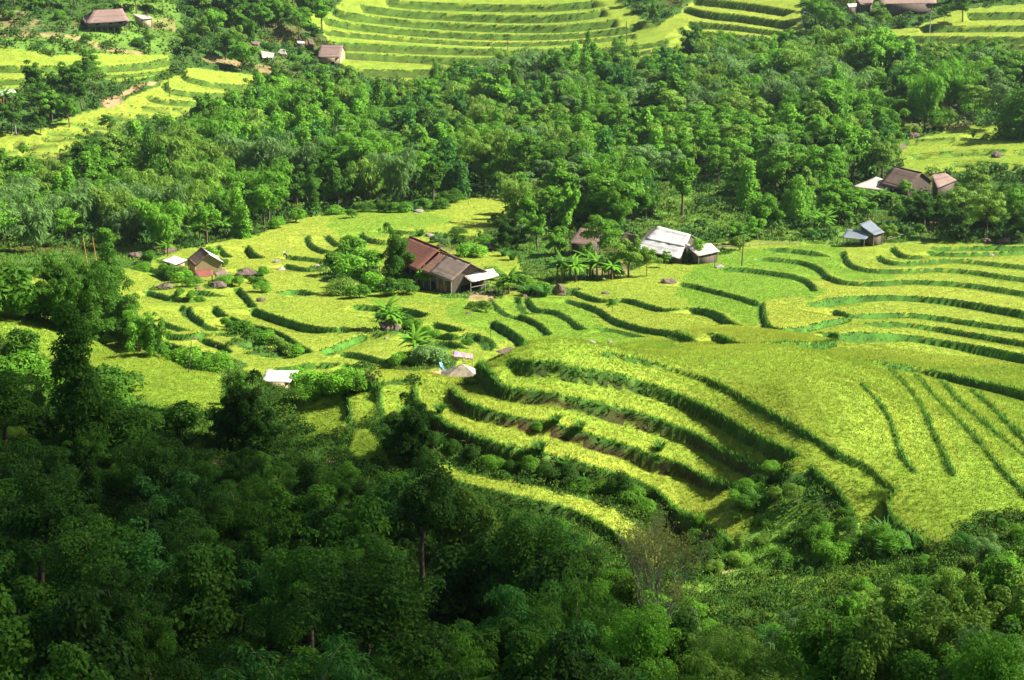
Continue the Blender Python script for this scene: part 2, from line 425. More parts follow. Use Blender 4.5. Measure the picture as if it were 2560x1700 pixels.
# bare earth and paths: colour mix
DIRT_PX = [("p 245,250 300,235 330,215 385,195 392,202 350,222 310,245 310,262 270,275", 1), ("p 0,84 180,84 260,112 360,130 360,138 250,124 170,98 0,92", .8),
           ("p 45,815 60,822 55,855 70,880 110,905 135,912 130,920 90,905 55,880 45,850", .8), ("p 320,1038 350,1042 400,1060 398,1064 350,1055", .8),
           ("p 1040,1660 1080,1620 1150,1595 1190,1600 1120,1630 1100,1680 1040,1690", .9), ("p 1090,1580 1105,1575 1110,1620 1095,1625", .9), ("p 1220,1500 1245,1490 1245,1530 1225,1530", .9),
           ("p 60,1320 110,1310 105,1345 60,1355", .7), ("p 2240,280 2330,260 2420,270 2450,310 2380,330 2300,320 2240,330", .5), ("p 540,1130 590,1130 580,1170 530,1170", .5), ("p 350,50 440,45 440,75 360,70", .4),
           ("p 600,430 660,420 690,470 640,490 600,480", .3), ("p 2300,560 2360,540 2350,580 2310,590", .8), ("p 1160,735 1240,735 1230,755 1180,755", .7), ("p 0,20 60,30 110,60 60,80 0,70", .5),
           ("p 1890,1205 1920,1215 1890,1240 1880,1260", .7), ("p 1790,1430 1850,1400 1860,1410 1800,1440", .7), ("p 1990,1545 2020,1550 2025,1562 1995,1556", .8), ("p 1460,660 1560,640 1580,690 1500,700", .5),
           ("p 830,1130 870,1160 860,1175 820,1140", .8), ("p 480,150 540,140 700,170 680,185 560,160", .6)]
DIRT = [((lambda q: hit(q[:, 0], q[:, 1])[:, :2])(px_list(t)), k) for t, k in DIRT_PX]
# sunny grass slopes
MEADOW_PX = ["p 1640,470 1720,440 1900,500 1960,540 1880,600 1700,560 1560,560", "p 590,400 680,390 700,470 620,500", "p 2060,570 2110,560 2120,610 1900,610 1880,590", "p 1840,1180 2000,1190 2200,1300 2350,1380 2100,1470 1900,1500 1720,1470 1760,1380",
             "p 300,0 440,0 470,120 430,140 0,150 0,90 200,90", "p 230,1000 560,1050 560,1110 300,1090", "p 870,1150 1000,1150 990,1180 900,1180", "p 1180,660 1330,650 1320,700 1240,690", "p 1000,1520 1180,1500 1200,1600 1050,1640", "p 1290,120 1560,120 1560,180 1290,180", "p 60,1000 200,1010 150,1100 60,1080"]
MEADOW = [(lambda q: hit(q[:, 0], q[:, 1])[:, :2])(px_list(t)) for t in MEADOW_PX]

def surface(x, y, detail=True):
    """everything about the ground at x,y"""
    drop, bank, earth, up = lips_eval(x, y)
    rice = np.zeros(x.shape); ripe = np.zeros(x.shape)
    for yv, P in RICE:
        lo = P.min(0); hi = P.max(0)
        m = (x > lo[0]) & (x < hi[0]) & (y > lo[1]) & (y < hi[1])
        k = np.zeros(x.shape, bool); k[m] = in_poly(x[m], y[m], P)
        rice[k] = 1; ripe[k] = yv
    for yv, P in GREENER:
        lo = P.min(0); hi = P.max(0)
        m = (x > lo[0]) & (x < hi[0]) & (y > lo[1]) & (y < hi[1])
        k = np.zeros(x.shape, bool); k[m] = in_poly(x[m] + 2.2 * vnoise(x[m], y[m], 7, 91), y[m] + 3.0 * vnoise(x[m], y[m], 9, 92), P)
        ripe[k] = yv
    for cx, cy, r in CLEAR:
        rr = np.hypot(x - cx, y - cy) + .6 * vnoise(x, y, 1.5, 9)
        rice[rr < r] = 0
    z = macro(x, y) - drop
    crop = rice * (1 - (bank > .5))
    z = z + (1 - rice) * (1 - bank) * (0.35 * vnoise(x, y, 5, 1) + 0.18 * vnoise(x, y, 2, 2)) + bank * .05 * vnoise(x, y, .8, 3)
    return z, bank, earth, up, crop, ripe

def ground_z(x, y):
    x = np.atleast_1d(np.asarray(x, float)); y = np.atleast_1d(np.asarray(y, float))
    return surface(x, y)[0]

# ------------------------------------------------------------------ helpers: meshes, materials, tagging
def np_mesh(name, V, F, mat=None, cols=None, smooth=False):
    """F: (n,3) or (n,4) int array"""
    me = bpy.data.meshes.new(name)
    n, k = F.shape
    me.vertices.add(len(V)); me.vertices.foreach_set("co", np.ascontiguousarray(V, dtype=np.float32).ravel())
    me.loops.add(n * k); me.loops.foreach_set("vertex_index", np.ascontiguousarray(F, dtype=np.int32).ravel())
    me.polygons.add(n)
    me.polygons.foreach_set("loop_start", np.arange(0, n * k, k, dtype=np.int32))
    me.polygons.foreach_set("loop_total", np.full(n, k, dtype=np.int32))
    if smooth: me.polygons.foreach_set("use_smooth", np.ones(n, bool))
    if cols is not None:
        a = me.color_attributes.new("Col", 'FLOAT_COLOR', 'POINT')
        c = np.ones((len(V), 4), np.float32); c[:, :3] = cols
        a.data.foreach_set("color", c.ravel())
    me.update(); me.validate()
    if mat: me.materials.append(mat)
    return me

def link(name, me, parent=None, loc=None):
    o = bpy.data.objects.new(name, me); COL.objects.link(o)
    if parent is not None: o.parent = parent
    if loc is not None: o.location = loc
    return o

def empty(name, loc, rz=0.0):
    o = bpy.data.objects.new(name, None); COL.objects.link(o)
    o.empty_display_size = .3
    o.location = loc; o.rotation_euler = (0, 0, rz)
    return o

def tag(o, label=None, cat=None, group=None, kind=None):
    if label: o['label'] = label
    if cat: o['category'] = cat
    if group: o['group'] = group
    if kind: o['kind'] = kind
    return o

class NB:
    """small node builder"""
    def __init__(s, name):
        s.m = bpy.data.materials.new(name); s.m.use_nodes = True
        s.t = s.m.node_tree; s.b = s.t.nodes["Principled BSDF"]; s.out = s.t.nodes["Material Output"]
    def n(s, typ, **kw):
        o = s.t.nodes.new(typ)
        for k, v in kw.items(): setattr(o, k, v)
        return o
    def l(s, a, b): s.t.links.new(a, b)

def mat_plain(name, col, rough=.8, var=.25, scale=6.0, col2=None, bump=.0, spec=.3, obj_col=False, metal=0):
    b = NB(name)
    tc = b.n("ShaderNodeTexCoord")
    no = b.n("ShaderNodeTexNoise"); no.inputs["Scale"].default_value = scale; no.inputs["Detail"].default_value = 6
    b.l(tc.outputs["Object"], no.inputs["Vector"])
    mx = b.n("ShaderNodeMix", data_type='RGBA')
    c2 = col2 or tuple(c * (1 - var) for c in col)
    c1 = col if col2 else tuple(min(1, c * (1 + var)) for c in col)
    mx.inputs[6].default_value = (*c1, 1); mx.inputs[7].default_value = (*c2, 1)
    rp = b.n("ShaderNodeMapRange"); rp.inputs[1].default_value = .35; rp.inputs[2].default_value = .65
    b.l(no.outputs[0], rp.inputs[0]); b.l(rp.outputs[0], mx.inputs[0])
    b.l(mx.outputs[2], b.b.inputs["Base Color"])
    b.b.inputs["Roughness"].default_value = rough
    b.b.inputs["Specular IOR Level"].default_value = spec
    b.b.inputs["Metallic"].default_value = metal
    if bump:
        bu = b.n("ShaderNodeBump"); bu.inputs["Strength"].default_value = bump; bu.inputs["Distance"].default_value = .1
        b.l(no.outputs[0], bu.inputs["Height"]); b.l(bu.outputs[0], b.b.inputs["Normal"])
    return b.m

def mat_leaf(name, base=None, transl=.35, rough=.45, vary=.35):
    """leaves: colour from the object's own colour, each leaf a little different; light passes through"""
    b = NB(name)
    oi = b.n("ShaderNodeObjectInfo"); ge = b.n("ShaderNodeNewGeometry")
    tc = b.n("ShaderNodeTexCoord")
    no = b.n("ShaderNodeTexNoise"); no.inputs["Scale"].default_value = .55; no.inputs["Detail"].default_value = 2
    b.l(tc.outputs["Object"], no.inputs["Vector"])
    ad = b.n("ShaderNodeMath", operation='MULTIPLY_ADD'); ad.inputs[1].default_value = 0.55; b.l(ge.outputs["Random Per Island"], ad.inputs[0]); b.l(no.outputs[0], ad.inputs[2])
    mr = b.n("ShaderNodeMapRange"); mr.inputs[1].default_value = .3; mr.inputs[2].default_value = 1.2
    mr.inputs[3].default_value = 1 - vary; mr.inputs[4].default_value = 1 + vary * 1.3
    b.l(ad.outputs[0], mr.inputs[0])
    hs = b.n("ShaderNodeHueSaturation")
    mh = b.n("ShaderNodeMapRange"); mh.inputs[3].default_value = .512; mh.inputs[4].default_value = .485
    b.l(ge.outputs["Random Per Island"], mh.inputs[0]); b.l(mh.outputs[0], hs.inputs["Hue"]); b.l(mr.outputs[0], hs.inputs["Value"])
    if base: hs.inputs["Color"].default_value = (*base, 1)
    else: b.l(oi.outputs["Color"], hs.inputs["Color"])
    tr = b.n("ShaderNodeBsdfTranslucent"); ms = b.n("ShaderNodeMixShader"); ms.inputs[0].default_value = transl
    b.l(hs.outputs[0], b.b.inputs["Base Color"]); b.l(hs.outputs[0], tr.inputs[0])
    b.b.inputs["Roughness"].default_value = rough; b.b.inputs["Specular IOR Level"].default_value = .12
    b.l(b.b.outputs[0], ms.inputs[1]); b.l(tr.outputs[0], ms.inputs[2]); b.l(ms.outputs[0], b.out.inputs[0])
    return b.m

def mat_vcol(name, transl=0.0, rough=.85, noise=None, spec=.15, bump=0, vary=0, upn=0):
    b = NB(name)
    at = b.n("ShaderNodeAttribute", attribute_name="Col"); src = at.outputs["Color"]
    geo = b.n("ShaderNodeNewGeometry")
    if noise:
        for sc, lo, hi in noise:
            no = b.n("ShaderNodeTexNoise"); no.inputs["Scale"].default_value = sc; no.inputs["Detail"].default_value = 5; no.inputs["Roughness"].default_value = .65
            b.l(geo.outputs["Position"], no.inputs["Vector"])
            mr = b.n("ShaderNodeMapRange"); mr.inputs[1].default_value = .3; mr.inputs[2].default_value = .7; mr.inputs[3].default_value = lo; mr.inputs[4].default_value = hi
            b.l(no.outputs[0], mr.inputs[0])
            vm = b.n("ShaderNodeVectorMath", operation='SCALE'); b.l(src, vm.inputs[0]); b.l(mr.outputs[0], vm.inputs["Scale"]); src = vm.outputs[0]
        if bump:
            bu = b.n("ShaderNodeBump"); bu.inputs["Strength"].default_value = bump; bu.inputs["Distance"].default_value = .15
            b.l(no.outputs[0], bu.inputs["Height"]); b.l(bu.outputs[0], b.b.inputs["Normal"])
    if vary:
        mr = b.n("ShaderNodeMapRange"); mr.inputs[3].default_value = 1 - vary; mr.inputs[4].default_value = 1 + vary
        b.l(geo.outputs["Random Per Island"], mr.inputs[0])
        vm = b.n("ShaderNodeVectorMath", operation='SCALE'); b.l(src, vm.inputs[0]); b.l(mr.outputs[0], vm.inputs["Scale"]); src = vm.outputs[0]
    b.l(src, b.b.inputs["Base Color"])
    b.b.inputs["Roughness"].default_value = rough; b.b.inputs["Specular IOR Level"].default_value = spec
    if transl:
        tr = b.n("ShaderNodeBsdfTranslucent"); ms = b.n("ShaderNodeMixShader"); ms.inputs[0].default_value = transl
        b.l(src, tr.inputs[0]); b.l(b.b.outputs[0], ms.inputs[1]); b.l(tr.outputs[0], ms.inputs[2]); b.l(ms.outputs[0], b.out.inputs[0])
    if upn:
        sc_ = b.n("ShaderNodeVectorMath", operation='SCALE'); sc_.inputs["Scale"].default_value = 1 - upn; b.l(geo.outputs["Normal"], sc_.inputs[0])
        ad = b.n("ShaderNodeVectorMath", operation='ADD'); ad.inputs[1].default_value = (0, 0, upn); b.l(sc_.outputs[0], ad.inputs[0])
        nm = b.n("ShaderNodeVectorMath", operation='NORMALIZE'); b.l(ad.outputs[0], nm.inputs[0]); b.l(nm.outputs[0], b.b.inputs["Normal"])
    return b.m

# ------------------------------------------------------------------ the ground
C_GREEN = np.array([.145, .275, .020]); C_YELLOW = np.array([.335, .365, .042])
def rice_col(r):
    r = np.clip(r, 0, 1)[..., None]
    return C_GREEN * (1 - r) + C_YELLOW * r

def build_ground():
    fan = math.radians(23.0)
    na = 780
    ang = np.linspace(-fan, fan, na)
    rad = [24.0]
    while rad[-1] < 860:
        r = rad[-1]
        k = .02 if r < 95 else (.0019 if r < 235 else (.0016 if r < 345 else (.004 if r < 520 else 
                                                                        .0015 if r < 700 else .012)))
        rad.append(r * (1 + k))
    rad = np.array(rad)
    A, R = np.meshgrid(ang, rad)
    X = np.sin(A) * R; Y = np.cos(A) * R
    z, bank, earth, up, crop, ripe = surface(X, Y)
    col = np.empty(X.shape + (3,))
    floor = np.array([.05, .115, .016]); n1 = vnoise(X, Y, 9, 11)
    col[:] = floor
    col *= (1 + .35 * n1)[..., None]
    brown = ss(.35, .8, vnoise(X, Y, 14, 12) + .4 * vnoise(X, Y, 3, 13))
    col = col * (1 - .55 * brown[..., None]) + np.array([.16, .085, .035]) * .55 * brown[..., None]
    for P in MEADOW:
        k = in_poly(X + 1.2 * vnoise(X, Y, 4, 21), Y + 1.2 * vnoise(X, Y, 4, 22), P)
        col[k] = np.array([.115, .215, .026]) * (1 + .25 * n1[k])[:, None]
    rc = rice_col(ripe + .1 * vnoise(X, Y, 6, 14) + .12 * (up < 1.2)) * .97
    inr = crop > .5
    col[inr] = rc[inr]
    bk = bank > .5
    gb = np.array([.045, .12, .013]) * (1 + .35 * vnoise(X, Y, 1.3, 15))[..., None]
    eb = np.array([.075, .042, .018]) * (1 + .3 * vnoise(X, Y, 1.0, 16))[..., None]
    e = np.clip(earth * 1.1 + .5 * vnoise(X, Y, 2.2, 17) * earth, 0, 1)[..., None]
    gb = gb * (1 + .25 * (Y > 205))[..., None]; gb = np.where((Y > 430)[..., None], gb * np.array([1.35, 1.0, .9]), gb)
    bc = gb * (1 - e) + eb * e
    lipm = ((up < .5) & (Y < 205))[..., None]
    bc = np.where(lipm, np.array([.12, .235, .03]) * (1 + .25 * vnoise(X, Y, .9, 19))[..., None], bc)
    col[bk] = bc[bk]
    for P, kk in DIRT:
        k = in_poly(X + .5 * vnoise(X, Y, 2, 31), Y + .5 * vnoise(X, Y, 2, 32), P)
        f = kk * np.clip(.75 + .6 * vnoise(X, Y, 1.6, 33), 0, 1)[..., None]
        col = np.where(k[..., None], col * (1 - f) + np.array([.42, .25, .13]) * f, col)
    nr = len(rad)
    idx = np.arange(nr * na).reshape(nr, na)
    F = np.stack([idx[:-1, :-1], idx[:-1, 1:], idx[1:, 1:], idx[1:, :-1]], -1).reshape(-1, 4)
    V = np.stack([X, Y, z], -1).reshape(-1, 3)
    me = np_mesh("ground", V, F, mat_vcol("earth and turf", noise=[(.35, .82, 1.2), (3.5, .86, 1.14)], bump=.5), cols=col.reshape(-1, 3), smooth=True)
    tag(link("ground", me), "valley floor and slopes cut into stepped terraces", kind="structure")
build_ground()

# the land round the photographed wedge, so that the valley goes on to the sides and behind
def build_hills():
    ang = np.linspace(math.radians(22.9), math.radians(337.1), 190)
    rad = np.geomspace(24, 1500, 70)
    A, R = np.meshgrid(ang, rad)
    X = np.sin(A) * R; Y = np.cos(A) * R
    xc = np.clip(X, -415, 415); yc = np.clip(Y, -18, 895)
    z = macro(xc, yc) + .12 * np.hypot(X - xc, Y - yc) - .45
    z = np.maximum(z, 20) + 1.5 * vnoise(X, Y, 25, 3) * np.minimum(1, np.minimum(A - A.min(), A.max() - A) / .15) * ss(24, 60, R)
    col = np.array([.035, .085, .018]) * (1 + .4 * vnoise(X, Y, 20, 4))[..., None]
    nr, na = X.shape; idx = np.arange(nr * na).reshape(nr, na)
    F = np.stack([idx[:-1, :-1], idx[:-1, 1:], idx[1:, 1:], idx[1:, :-1]], -1).reshape(-1, 4)
    me = np_mesh("hills", np.stack([X, Y, z], -1).reshape(-1, 3), F, bpy.data.materials["earth and turf"], cols=col.reshape(-1, 3), smooth=True)
    tag(link("hills", me), "wooded hillsides round the valley", kind="structure")
    ang = np.linspace(-math.radians(23.2), math.radians(23.2), 60); rad = np.geomspace(855, 1500, 12)
    A, R = np.meshgrid(ang, rad); X = np.sin(A) * R; Y = np.cos(A) * R
    z = macro(np.clip(X, -415, 415), np.clip(Y, -18, 895)) + .2 * (R - 860) - .5
    nr, na = X.shape; idx = np.arange(nr * na).reshape(nr, na)
    F = np.stack([idx[:-1, :-1], idx[:-1, 1:], idx[1:, 1:], idx[1:, :-1]], -1).reshape(-1, 4)
    me = np_mesh("far_hills", np.stack([X, Y, z], -1).reshape(-1, 3), F, bpy.data.materials["earth and turf"], cols=np.full((nr * na, 3), .04) * [1, 2, .5], smooth=True)
    tag(link("far_hills", me), "green hillside beyond the far terraces", kind="structure")
build_hills()

# a low cloud added unseen to the right, shaped to darken the near slopes
def build_sunshade():
    H = 175.0
    edge = [hit(*q)[0] for q in [(-200, 1000), (250, 1050), (620, 1085), (950, 1130), (1120, 1200), (1300, 1290), (1420, 1400), (1500, 1530), (1590, 1690)]]
    base = [(p[0], p[1]) for p in edge] + [(14, 50), (0, -30), (-220, -40), (-260, 200)]
    sh = SUN_DIR * (H / SUN_DIR.z)
    PG = np.array([(x + sh.x, y + sh.y) for x, y in base]); z0 = 87 + H
    n = 110
    gx_ = np.linspace(PG[:, 0].min() - 14, PG[:, 0].max() + 14, n); gy_ = np.linspace(PG[:, 1].min() - 14, PG[:, 1].max() + 14, n)
    X, Y = np.meshgrid(gx_, gy_)
    D = np.full(X.shape, 1e9)
    for i in range(len(PG)):
        a = PG[i]; v = PG[(i + 1) % len(PG)] - a
        t = np.clip(((X - a[0]) * v[0] + (Y - a[1]) * v[1]) / (v @ v), 0, 1)
        D = np.minimum(D, np.hypot(X - a[0] - t * v[0], Y - a[1] - t * v[1]))
    D = np.where(in_poly(X, Y, PG), D, -D) + 5 * vnoise(X, Y, 13, 60) + 2.5 * vnoise(X, Y, 5, 61)
    den = ss(-9, 9, D)
    T = 3 + 14 * den * (1 + .5 * vnoise(X, Y, 14, 62) + .3 * vnoise(X, Y, 6, 63))
    idx = np.arange(n * n).reshape(n, n)
    F = np.stack([idx[:-1, :-1], idx[:-1, 1:], idx[1:, 1:], idx[1:, :-1]], -1).reshape(-1, 4)
    F = F[den.ravel()[F].max(1) > .001]
    V = np.concatenate([np.stack([X, Y, z0 + T], -1).reshape(-1, 3), np.stack([X, Y, z0 - T * .4], -1).reshape(-1, 3)])
    d2 = np.concatenate([den.ravel(), den.ravel()])
    b = NB("sunshade"); at = b.n("ShaderNodeAttribute", attribute_name="Col"); tr = b.n("ShaderNodeBsdfTransparent"); df = b.n("ShaderNodeBsdfDiffuse"); ms = b.n("ShaderNodeMixShader")
    df.inputs[0].default_value = (.85, .85, .87, 1)
    b.l(at.outputs["Fac"], ms.inputs[0]); b.l(tr.outputs[0], ms.inputs[1]); b.l(df.outputs[0], ms.inputs[2]); b.l(ms.outputs[0], b.out.inputs[0])
    me = np_mesh("sunshade_sheet", V, np.concatenate([F, (F + n * n)[:, ::-1]]), b.m, cols=np.repeat((d2 * .63)[:, None], 3, 1), smooth=True)
    tag(link("sunshade_sheet", me), "low white cloud added out of view to darken the near slopes", kind="structure")
build_sunshade()

# ------------------------------------------------------------------ rice plants and bank grass (nobody could count them)
def tufts(X, Y, Z, colr, h, wd, nb, spread, lean=.35, name="rice_crop", label="", mat=None):
    n = len(X)
    a = rng.random((n, nb)) * 2 * math.pi
    le = (rng.random((n, nb)) * lean + .05) * h[:, None]
    hh = h[:, None] * (.6 + .6 * rng.random((n, nb)))
    bx = X[:, None] + (rng.random((n, nb)) - .5) * spread; by = Y[:, None] + (rng.random((n, nb)) - .5) * spread
    ca, sa = np.cos(a), np.sin(a)
    px, py = -sa * wd[:, None] / 2, ca * wd[:, None] / 2
    bz = np.broadcast_to(Z[:, None] - .05, bx.shape)
    v0 = np.stack([bx - px, by - py, bz], -1); v1 = np.stack([bx + px, by + py, bz], -1)
    v2 = np.stack([bx + ca * le + px * .6, by + sa * le + py * .6, bz + hh], -1); v3 = np.stack([bx + ca * le - px * .6, by + sa * le - py * .6, bz + hh], -1)
    V = np.stack([v0, v1, v2, v3], 2).reshape(-1, 3)
    F = np.arange(len(V)).reshape(-1, 4)
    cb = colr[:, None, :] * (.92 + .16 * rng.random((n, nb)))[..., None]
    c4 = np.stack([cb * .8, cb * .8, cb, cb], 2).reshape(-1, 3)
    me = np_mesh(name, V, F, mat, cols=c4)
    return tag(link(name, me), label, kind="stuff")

def scatter_polar(r0, r1, dens, fan=math.radians(18.8)):
    area = fan * (r1 * r1 - r0 * r0)
    n = int(area * dens)
    r = np.sqrt(rng.random(n) * (r1 * r1 - r0 * r0) + r0 * r0); a = (rng.random(n) * 2 - 1) * fan
    return np.sin(a) * r, np.cos(a) * r

M_RICE = mat_vcol("rice leaves", transl=.25, rough=.7, vary=.14, spec=.05, upn=.88)
M_GRASS = mat_vcol("bank grass blades", transl=.3, rough=.7, vary=.3, spec=.05, upn=.4)

def visible(x, y, z, mg=330):
    u, v, d = project(x, y, z)
    return (u > -mg) & (u < 2560 + mg) & (v > -mg) & (v < 1700 + mg) & (d > 0)

for nm, r0, r1, dens, h, wd, lb in [("rice_crop", 118, 215, 28.0, .14, .055, "ripening rice on the big curved terraces in front"),
                                    ("rice_crop", 215, 330, 12.0, .11, .075, "ripening rice in the fields of the valley floor round the farmhouses"),
                                    ("rice_crop", 330, 440, 6, .11, .11, "ripening rice in the valley fields behind the long farmhouse"),
                                    ("rice_crop", 440, 700, 2.6, .12, .17, "ripening rice on the striped terraces of the far hillside")]:
    X, Y = scatter_polar(r0, r1, dens)
    Z, bank, earth, up, crop, ripe = surface(X, Y)
    k = (crop > .5) & visible(X, Y, Z)
    X, Y, Z, up, ripe = X[k], Y[k], Z[k], up[k], ripe[k]
    rp = ripe + .10 * vnoise(X, Y, 7, 14) + .16 * vnoise(X, Y, 19, 77) + .08 * vnoise(X, Y, 1.5, 18) + .22 * (up < 1.1)
    c = rice_col(rp) * (1 + .07 * vnoise(X, Y, 11, 78) + .06 * vnoise(X, Y, 3.5, 79))[:, None]
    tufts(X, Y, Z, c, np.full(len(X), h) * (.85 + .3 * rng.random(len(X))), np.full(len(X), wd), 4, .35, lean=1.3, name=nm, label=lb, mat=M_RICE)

for r0, r1, dens, h, wd in [(120, 215, 34, .26, .05), (215, 440, 9, .14, .09), (440, 700, 2, .25, .2)]:
    X, Y = scatter_polar(r0, r1, dens)
    Z, bank, earth, up, crop, ripe = surface(X, Y)
    k = (bank > .5) & visible(X, Y, Z) & (rng.random(len(X)) > earth * .75)
    lip_ = (up[k] < .5)[:, None]; X, Y, Z = X[k], Y[k], Z[k]
    g = np.array([.09, .21, .024]) * (.75 + .5 * rng.random(len(X)))[:, None] + np.array([.05, .03, 0]) * np.clip(vnoise(X, Y, 4, 40), 0, 1)[:, None]
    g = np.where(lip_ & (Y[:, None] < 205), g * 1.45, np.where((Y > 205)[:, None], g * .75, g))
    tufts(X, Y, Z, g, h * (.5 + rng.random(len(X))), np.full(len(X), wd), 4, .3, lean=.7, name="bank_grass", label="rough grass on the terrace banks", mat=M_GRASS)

# rough grass on the meadows, yards and open ground
for r0, r1, dens, h, wd in [(95, 215, 12, .26, .07), (215, 440, 3, .3, .15), (440, 700, .5, .5, .4)]:
    X, Y = scatter_polar(r0, r1, dens)
    Z, bank, earth, up, crop, ripe = surface(X, Y)
    k = (bank < .5) & (crop < .5) & visible(X, Y, Z)
    for Pm, kk in DIRT: k &= ~(in_poly(X, Y, Pm) & (rng.random(len(X)) < .85))
    X, Y, Z = X[k], Y[k], Z[k]
    n_ = vnoise(X, Y, 6, 46)
    g = np.array([.10, .21, .022]) * (.65 + .45 * n_ + .7 * rng.random(len(X)))[:, None] + np.array([.09, .05, .01]) * np.clip(vnoise(X, Y, 3.5, 47), 0, 1)[:, None]
    tufts(X, Y, Z, g, h * (.4 + 1.2 * rng.random(len(X))), np.full(len(X), wd), 4, .5, lean=.9, name="meadow_grass", label="rough grass on the open slopes and yards", mat=M_GRASS)

# ------------------------------------------------------------------ the valley's humid air
def build_haze():
    me = box_m = bpy.data.meshes.new("haze")
    x0, x1, y0, y1, z0, z1 = -1700, 1700, -1700, 1700, 5, 330
    V = [(x, y, z) for z in (z0, z1) for x, y in ((x0, y0), (x1, y0), (x1, y1), (x0, y1))]
    me.from_pydata(V, [], [(0, 3, 2, 1), (4, 5, 6, 7), (0, 1, 5, 4), (1, 2, 6, 5), (2, 3, 7, 6), (3, 0, 4, 7)])
    m = bpy.data.materials.new("haze"); m.use_nodes = True; t = m.node_tree
    t.nodes.remove(t.nodes["Principled BSDF"]); v = t.nodes.new("ShaderNodeVolumePrincipled")
    v.inputs["Color"].default_value = (.80, .90, 1.0, 1); v.inputs["Density"].default_value = .00006; v.inputs["Anisotropy"].default_value = .2
    t.links.new(v.outputs[0], t.nodes["Material Output"].inputs["Volume"])
    me.materials.append(m); tag(link("haze", me), "thin humid haze filling the valley", kind="stuff")
build_haze()
S.cycles.volume_bounces = 0

# ------------------------------------------------------------------ plants: prototypes
def leaf_cloud(blobs, n, L, Wd, droop=.2, seed=0, low=-.35, jit=.55):
    r = np.random.default_rng(seed)
    B = np.array(blobs, float)
    p = B[:, 3] ** 2 * B[:, 4] ** .5; p /= p.sum()
    k = r.choice(len(B), n, p=p)
    d = r.normal(size=(n, 3)); d /= np.linalg.norm(d, axis=1)[:, None]
    d[:, 2] = np.where(d[:, 2] < low, -d[:, 2], d[:, 2])
    rad = (.72 + .36 * r.random(n))[:, None]
    c = B[k, :3] + d * rad * np.stack([B[k, 3], B[k, 3], B[k, 4]], 1)
    nn = d + jit * r.normal(size=(n, 3)); nn[:, 2] += .35; nn /= np.linalg.norm(nn, axis=1)[:, None]
    ax = r.normal(size=(n, 3)); ax += d * .6; ax[:, 2] -= droop * 1.6
    ax -= nn * (ax * nn).sum(1)[:, None]; ax /= np.linalg.norm(ax, axis=1)[:, None] + 1e-9
    ax[:, 2] -= droop * .5
    sd = np.cross(nn, ax)
    ll = (L * (.6 + .8 * r.random(n)))[:, None]; ww = (Wd * (.6 + .8 * r.random(n)))[:, None]
    up = nn * ww * .18
    V = np.stack([c, c + ax * ll * .45 + sd * ww * .5 + up, c + ax * ll, c + ax * ll * .45 - sd * ww * .5 + up], 1).reshape(-1, 3)
    return V

def tube(path, rad, ns=6):
    path = np.array(path, float); m = len(path)
    V = []; F = []
    for i in range(m):
        t = path[min(i + 1, m - 1)] - path[max(i - 1, 0)]; t /= np.linalg.norm(t) + 1e-9
        a = np.cross(t, [0.3, 1, 0.1]); a /= np.linalg.norm(a) + 1e-9; b = np.cross(t, a)
        for j in range(ns):
            q = 2 * math.pi * j / ns
            V.append(path[i] + rad[i] * (math.cos(q) * a + math.sin(q) * b))
    for i in range(m - 1):
        for j in range(ns):
            F.append([i * ns + j, i * ns + (j + 1) % ns, (i + 1) * ns + (j + 1) % ns, (i + 1) * ns + j])
    return np.array(V), np.array(F)

def join(parts):
    V = []; F = []; o = 0
    for v, f in parts:
        V.append(v); F.append(f + o); o += len(v)
    return np.vstack(V), np.vstack(F)

M_LEAF = mat_leaf("tree leaves", transl=.42, rough=.55)
M_BAMB = mat_leaf("bamboo leaves", transl=.45, rough=.55)
M_BARK = mat_plain("bark", (.15, .11, .075), .9, .4, 5, bump=.4)
M_CULM = mat_plain("bamboo culm", (.22, .23, .07), .6, .3, 4)

def leafmesh(name, V, mat): return np_mesh(name, V, np.arange(len(V)).reshape(-1, 4), mat)

def bend(p0, p1, sag, m=5, seed=0):
    p0 = np.array(p0, float); p1 = np.array(p1, float)
    t = np.linspace(0, 1, m)[:, None]
    return p0 + (p1 - p0) * t + np.array([0, 0, 1]) * sag * np.sin(t * math.pi)

def proto_broad(seed, H=9, R=3.3, nb=26, n=5200, flat=.8, L=.42, W=.26, base=.2, droop=.2):
    r = np.random.default_rng(seed)
    cz = H * (base + 1) / 2; hz = H * (1 - base) / 2
    blobs = []; nl = max(6, nb // 4)
    for i in range(nl):
        a_ = 2.4 * i + r.random(); e0 = -.85 if base < .1 else -.15; el = (e0 + (1.3 - e0) * ((i + .5) / nl)) ; ln = .75 + .4 * r.random()
        dx, dy, dz = math.cos(a_) * math.cos(el), math.sin(a_) * math.cos(el), math.sin(el)
        for t in (.35, .6, .82, 1.0):
            s = R * (.34 - .17 * t) * (.75 + .6 * r.random())
            blobs.append((dx * R * ln * t * .92 + .09 * R * r.normal(), dy * R * ln * t * .92 + .09 * R * r.normal(), cz - hz * .25 + dz * hz * ln * t * 1.15 + .1 * hz * r.normal(), s, s * flat))
    nb = len(blobs)
    V = leaf_cloud(blobs, n, L, W, droop, seed)
    parts = [tube([(0, 0, -1), (.1 * r.normal(), .1 * r.normal(), H * .25), (.2 * r.normal(), .2 * r.normal(), H * .5), (0, 0, H * .85)], [.026 * H, .02 * H, .013 * H, .003 * H])]
    for i in range(7):
        b = blobs[int(r.integers(nb))]
        z0 = H * (.25 + .35 * r.random())
        parts.append(tube(bend((0, 0, z0), b[:3], .2), [.01 * H, .008 * H, .006 * H, .004 * H, .002 * H], 5))
    return leafmesh("crown", V, M_LEAF), np_mesh("trunk", *join(parts), M_BARK, smooth=True)

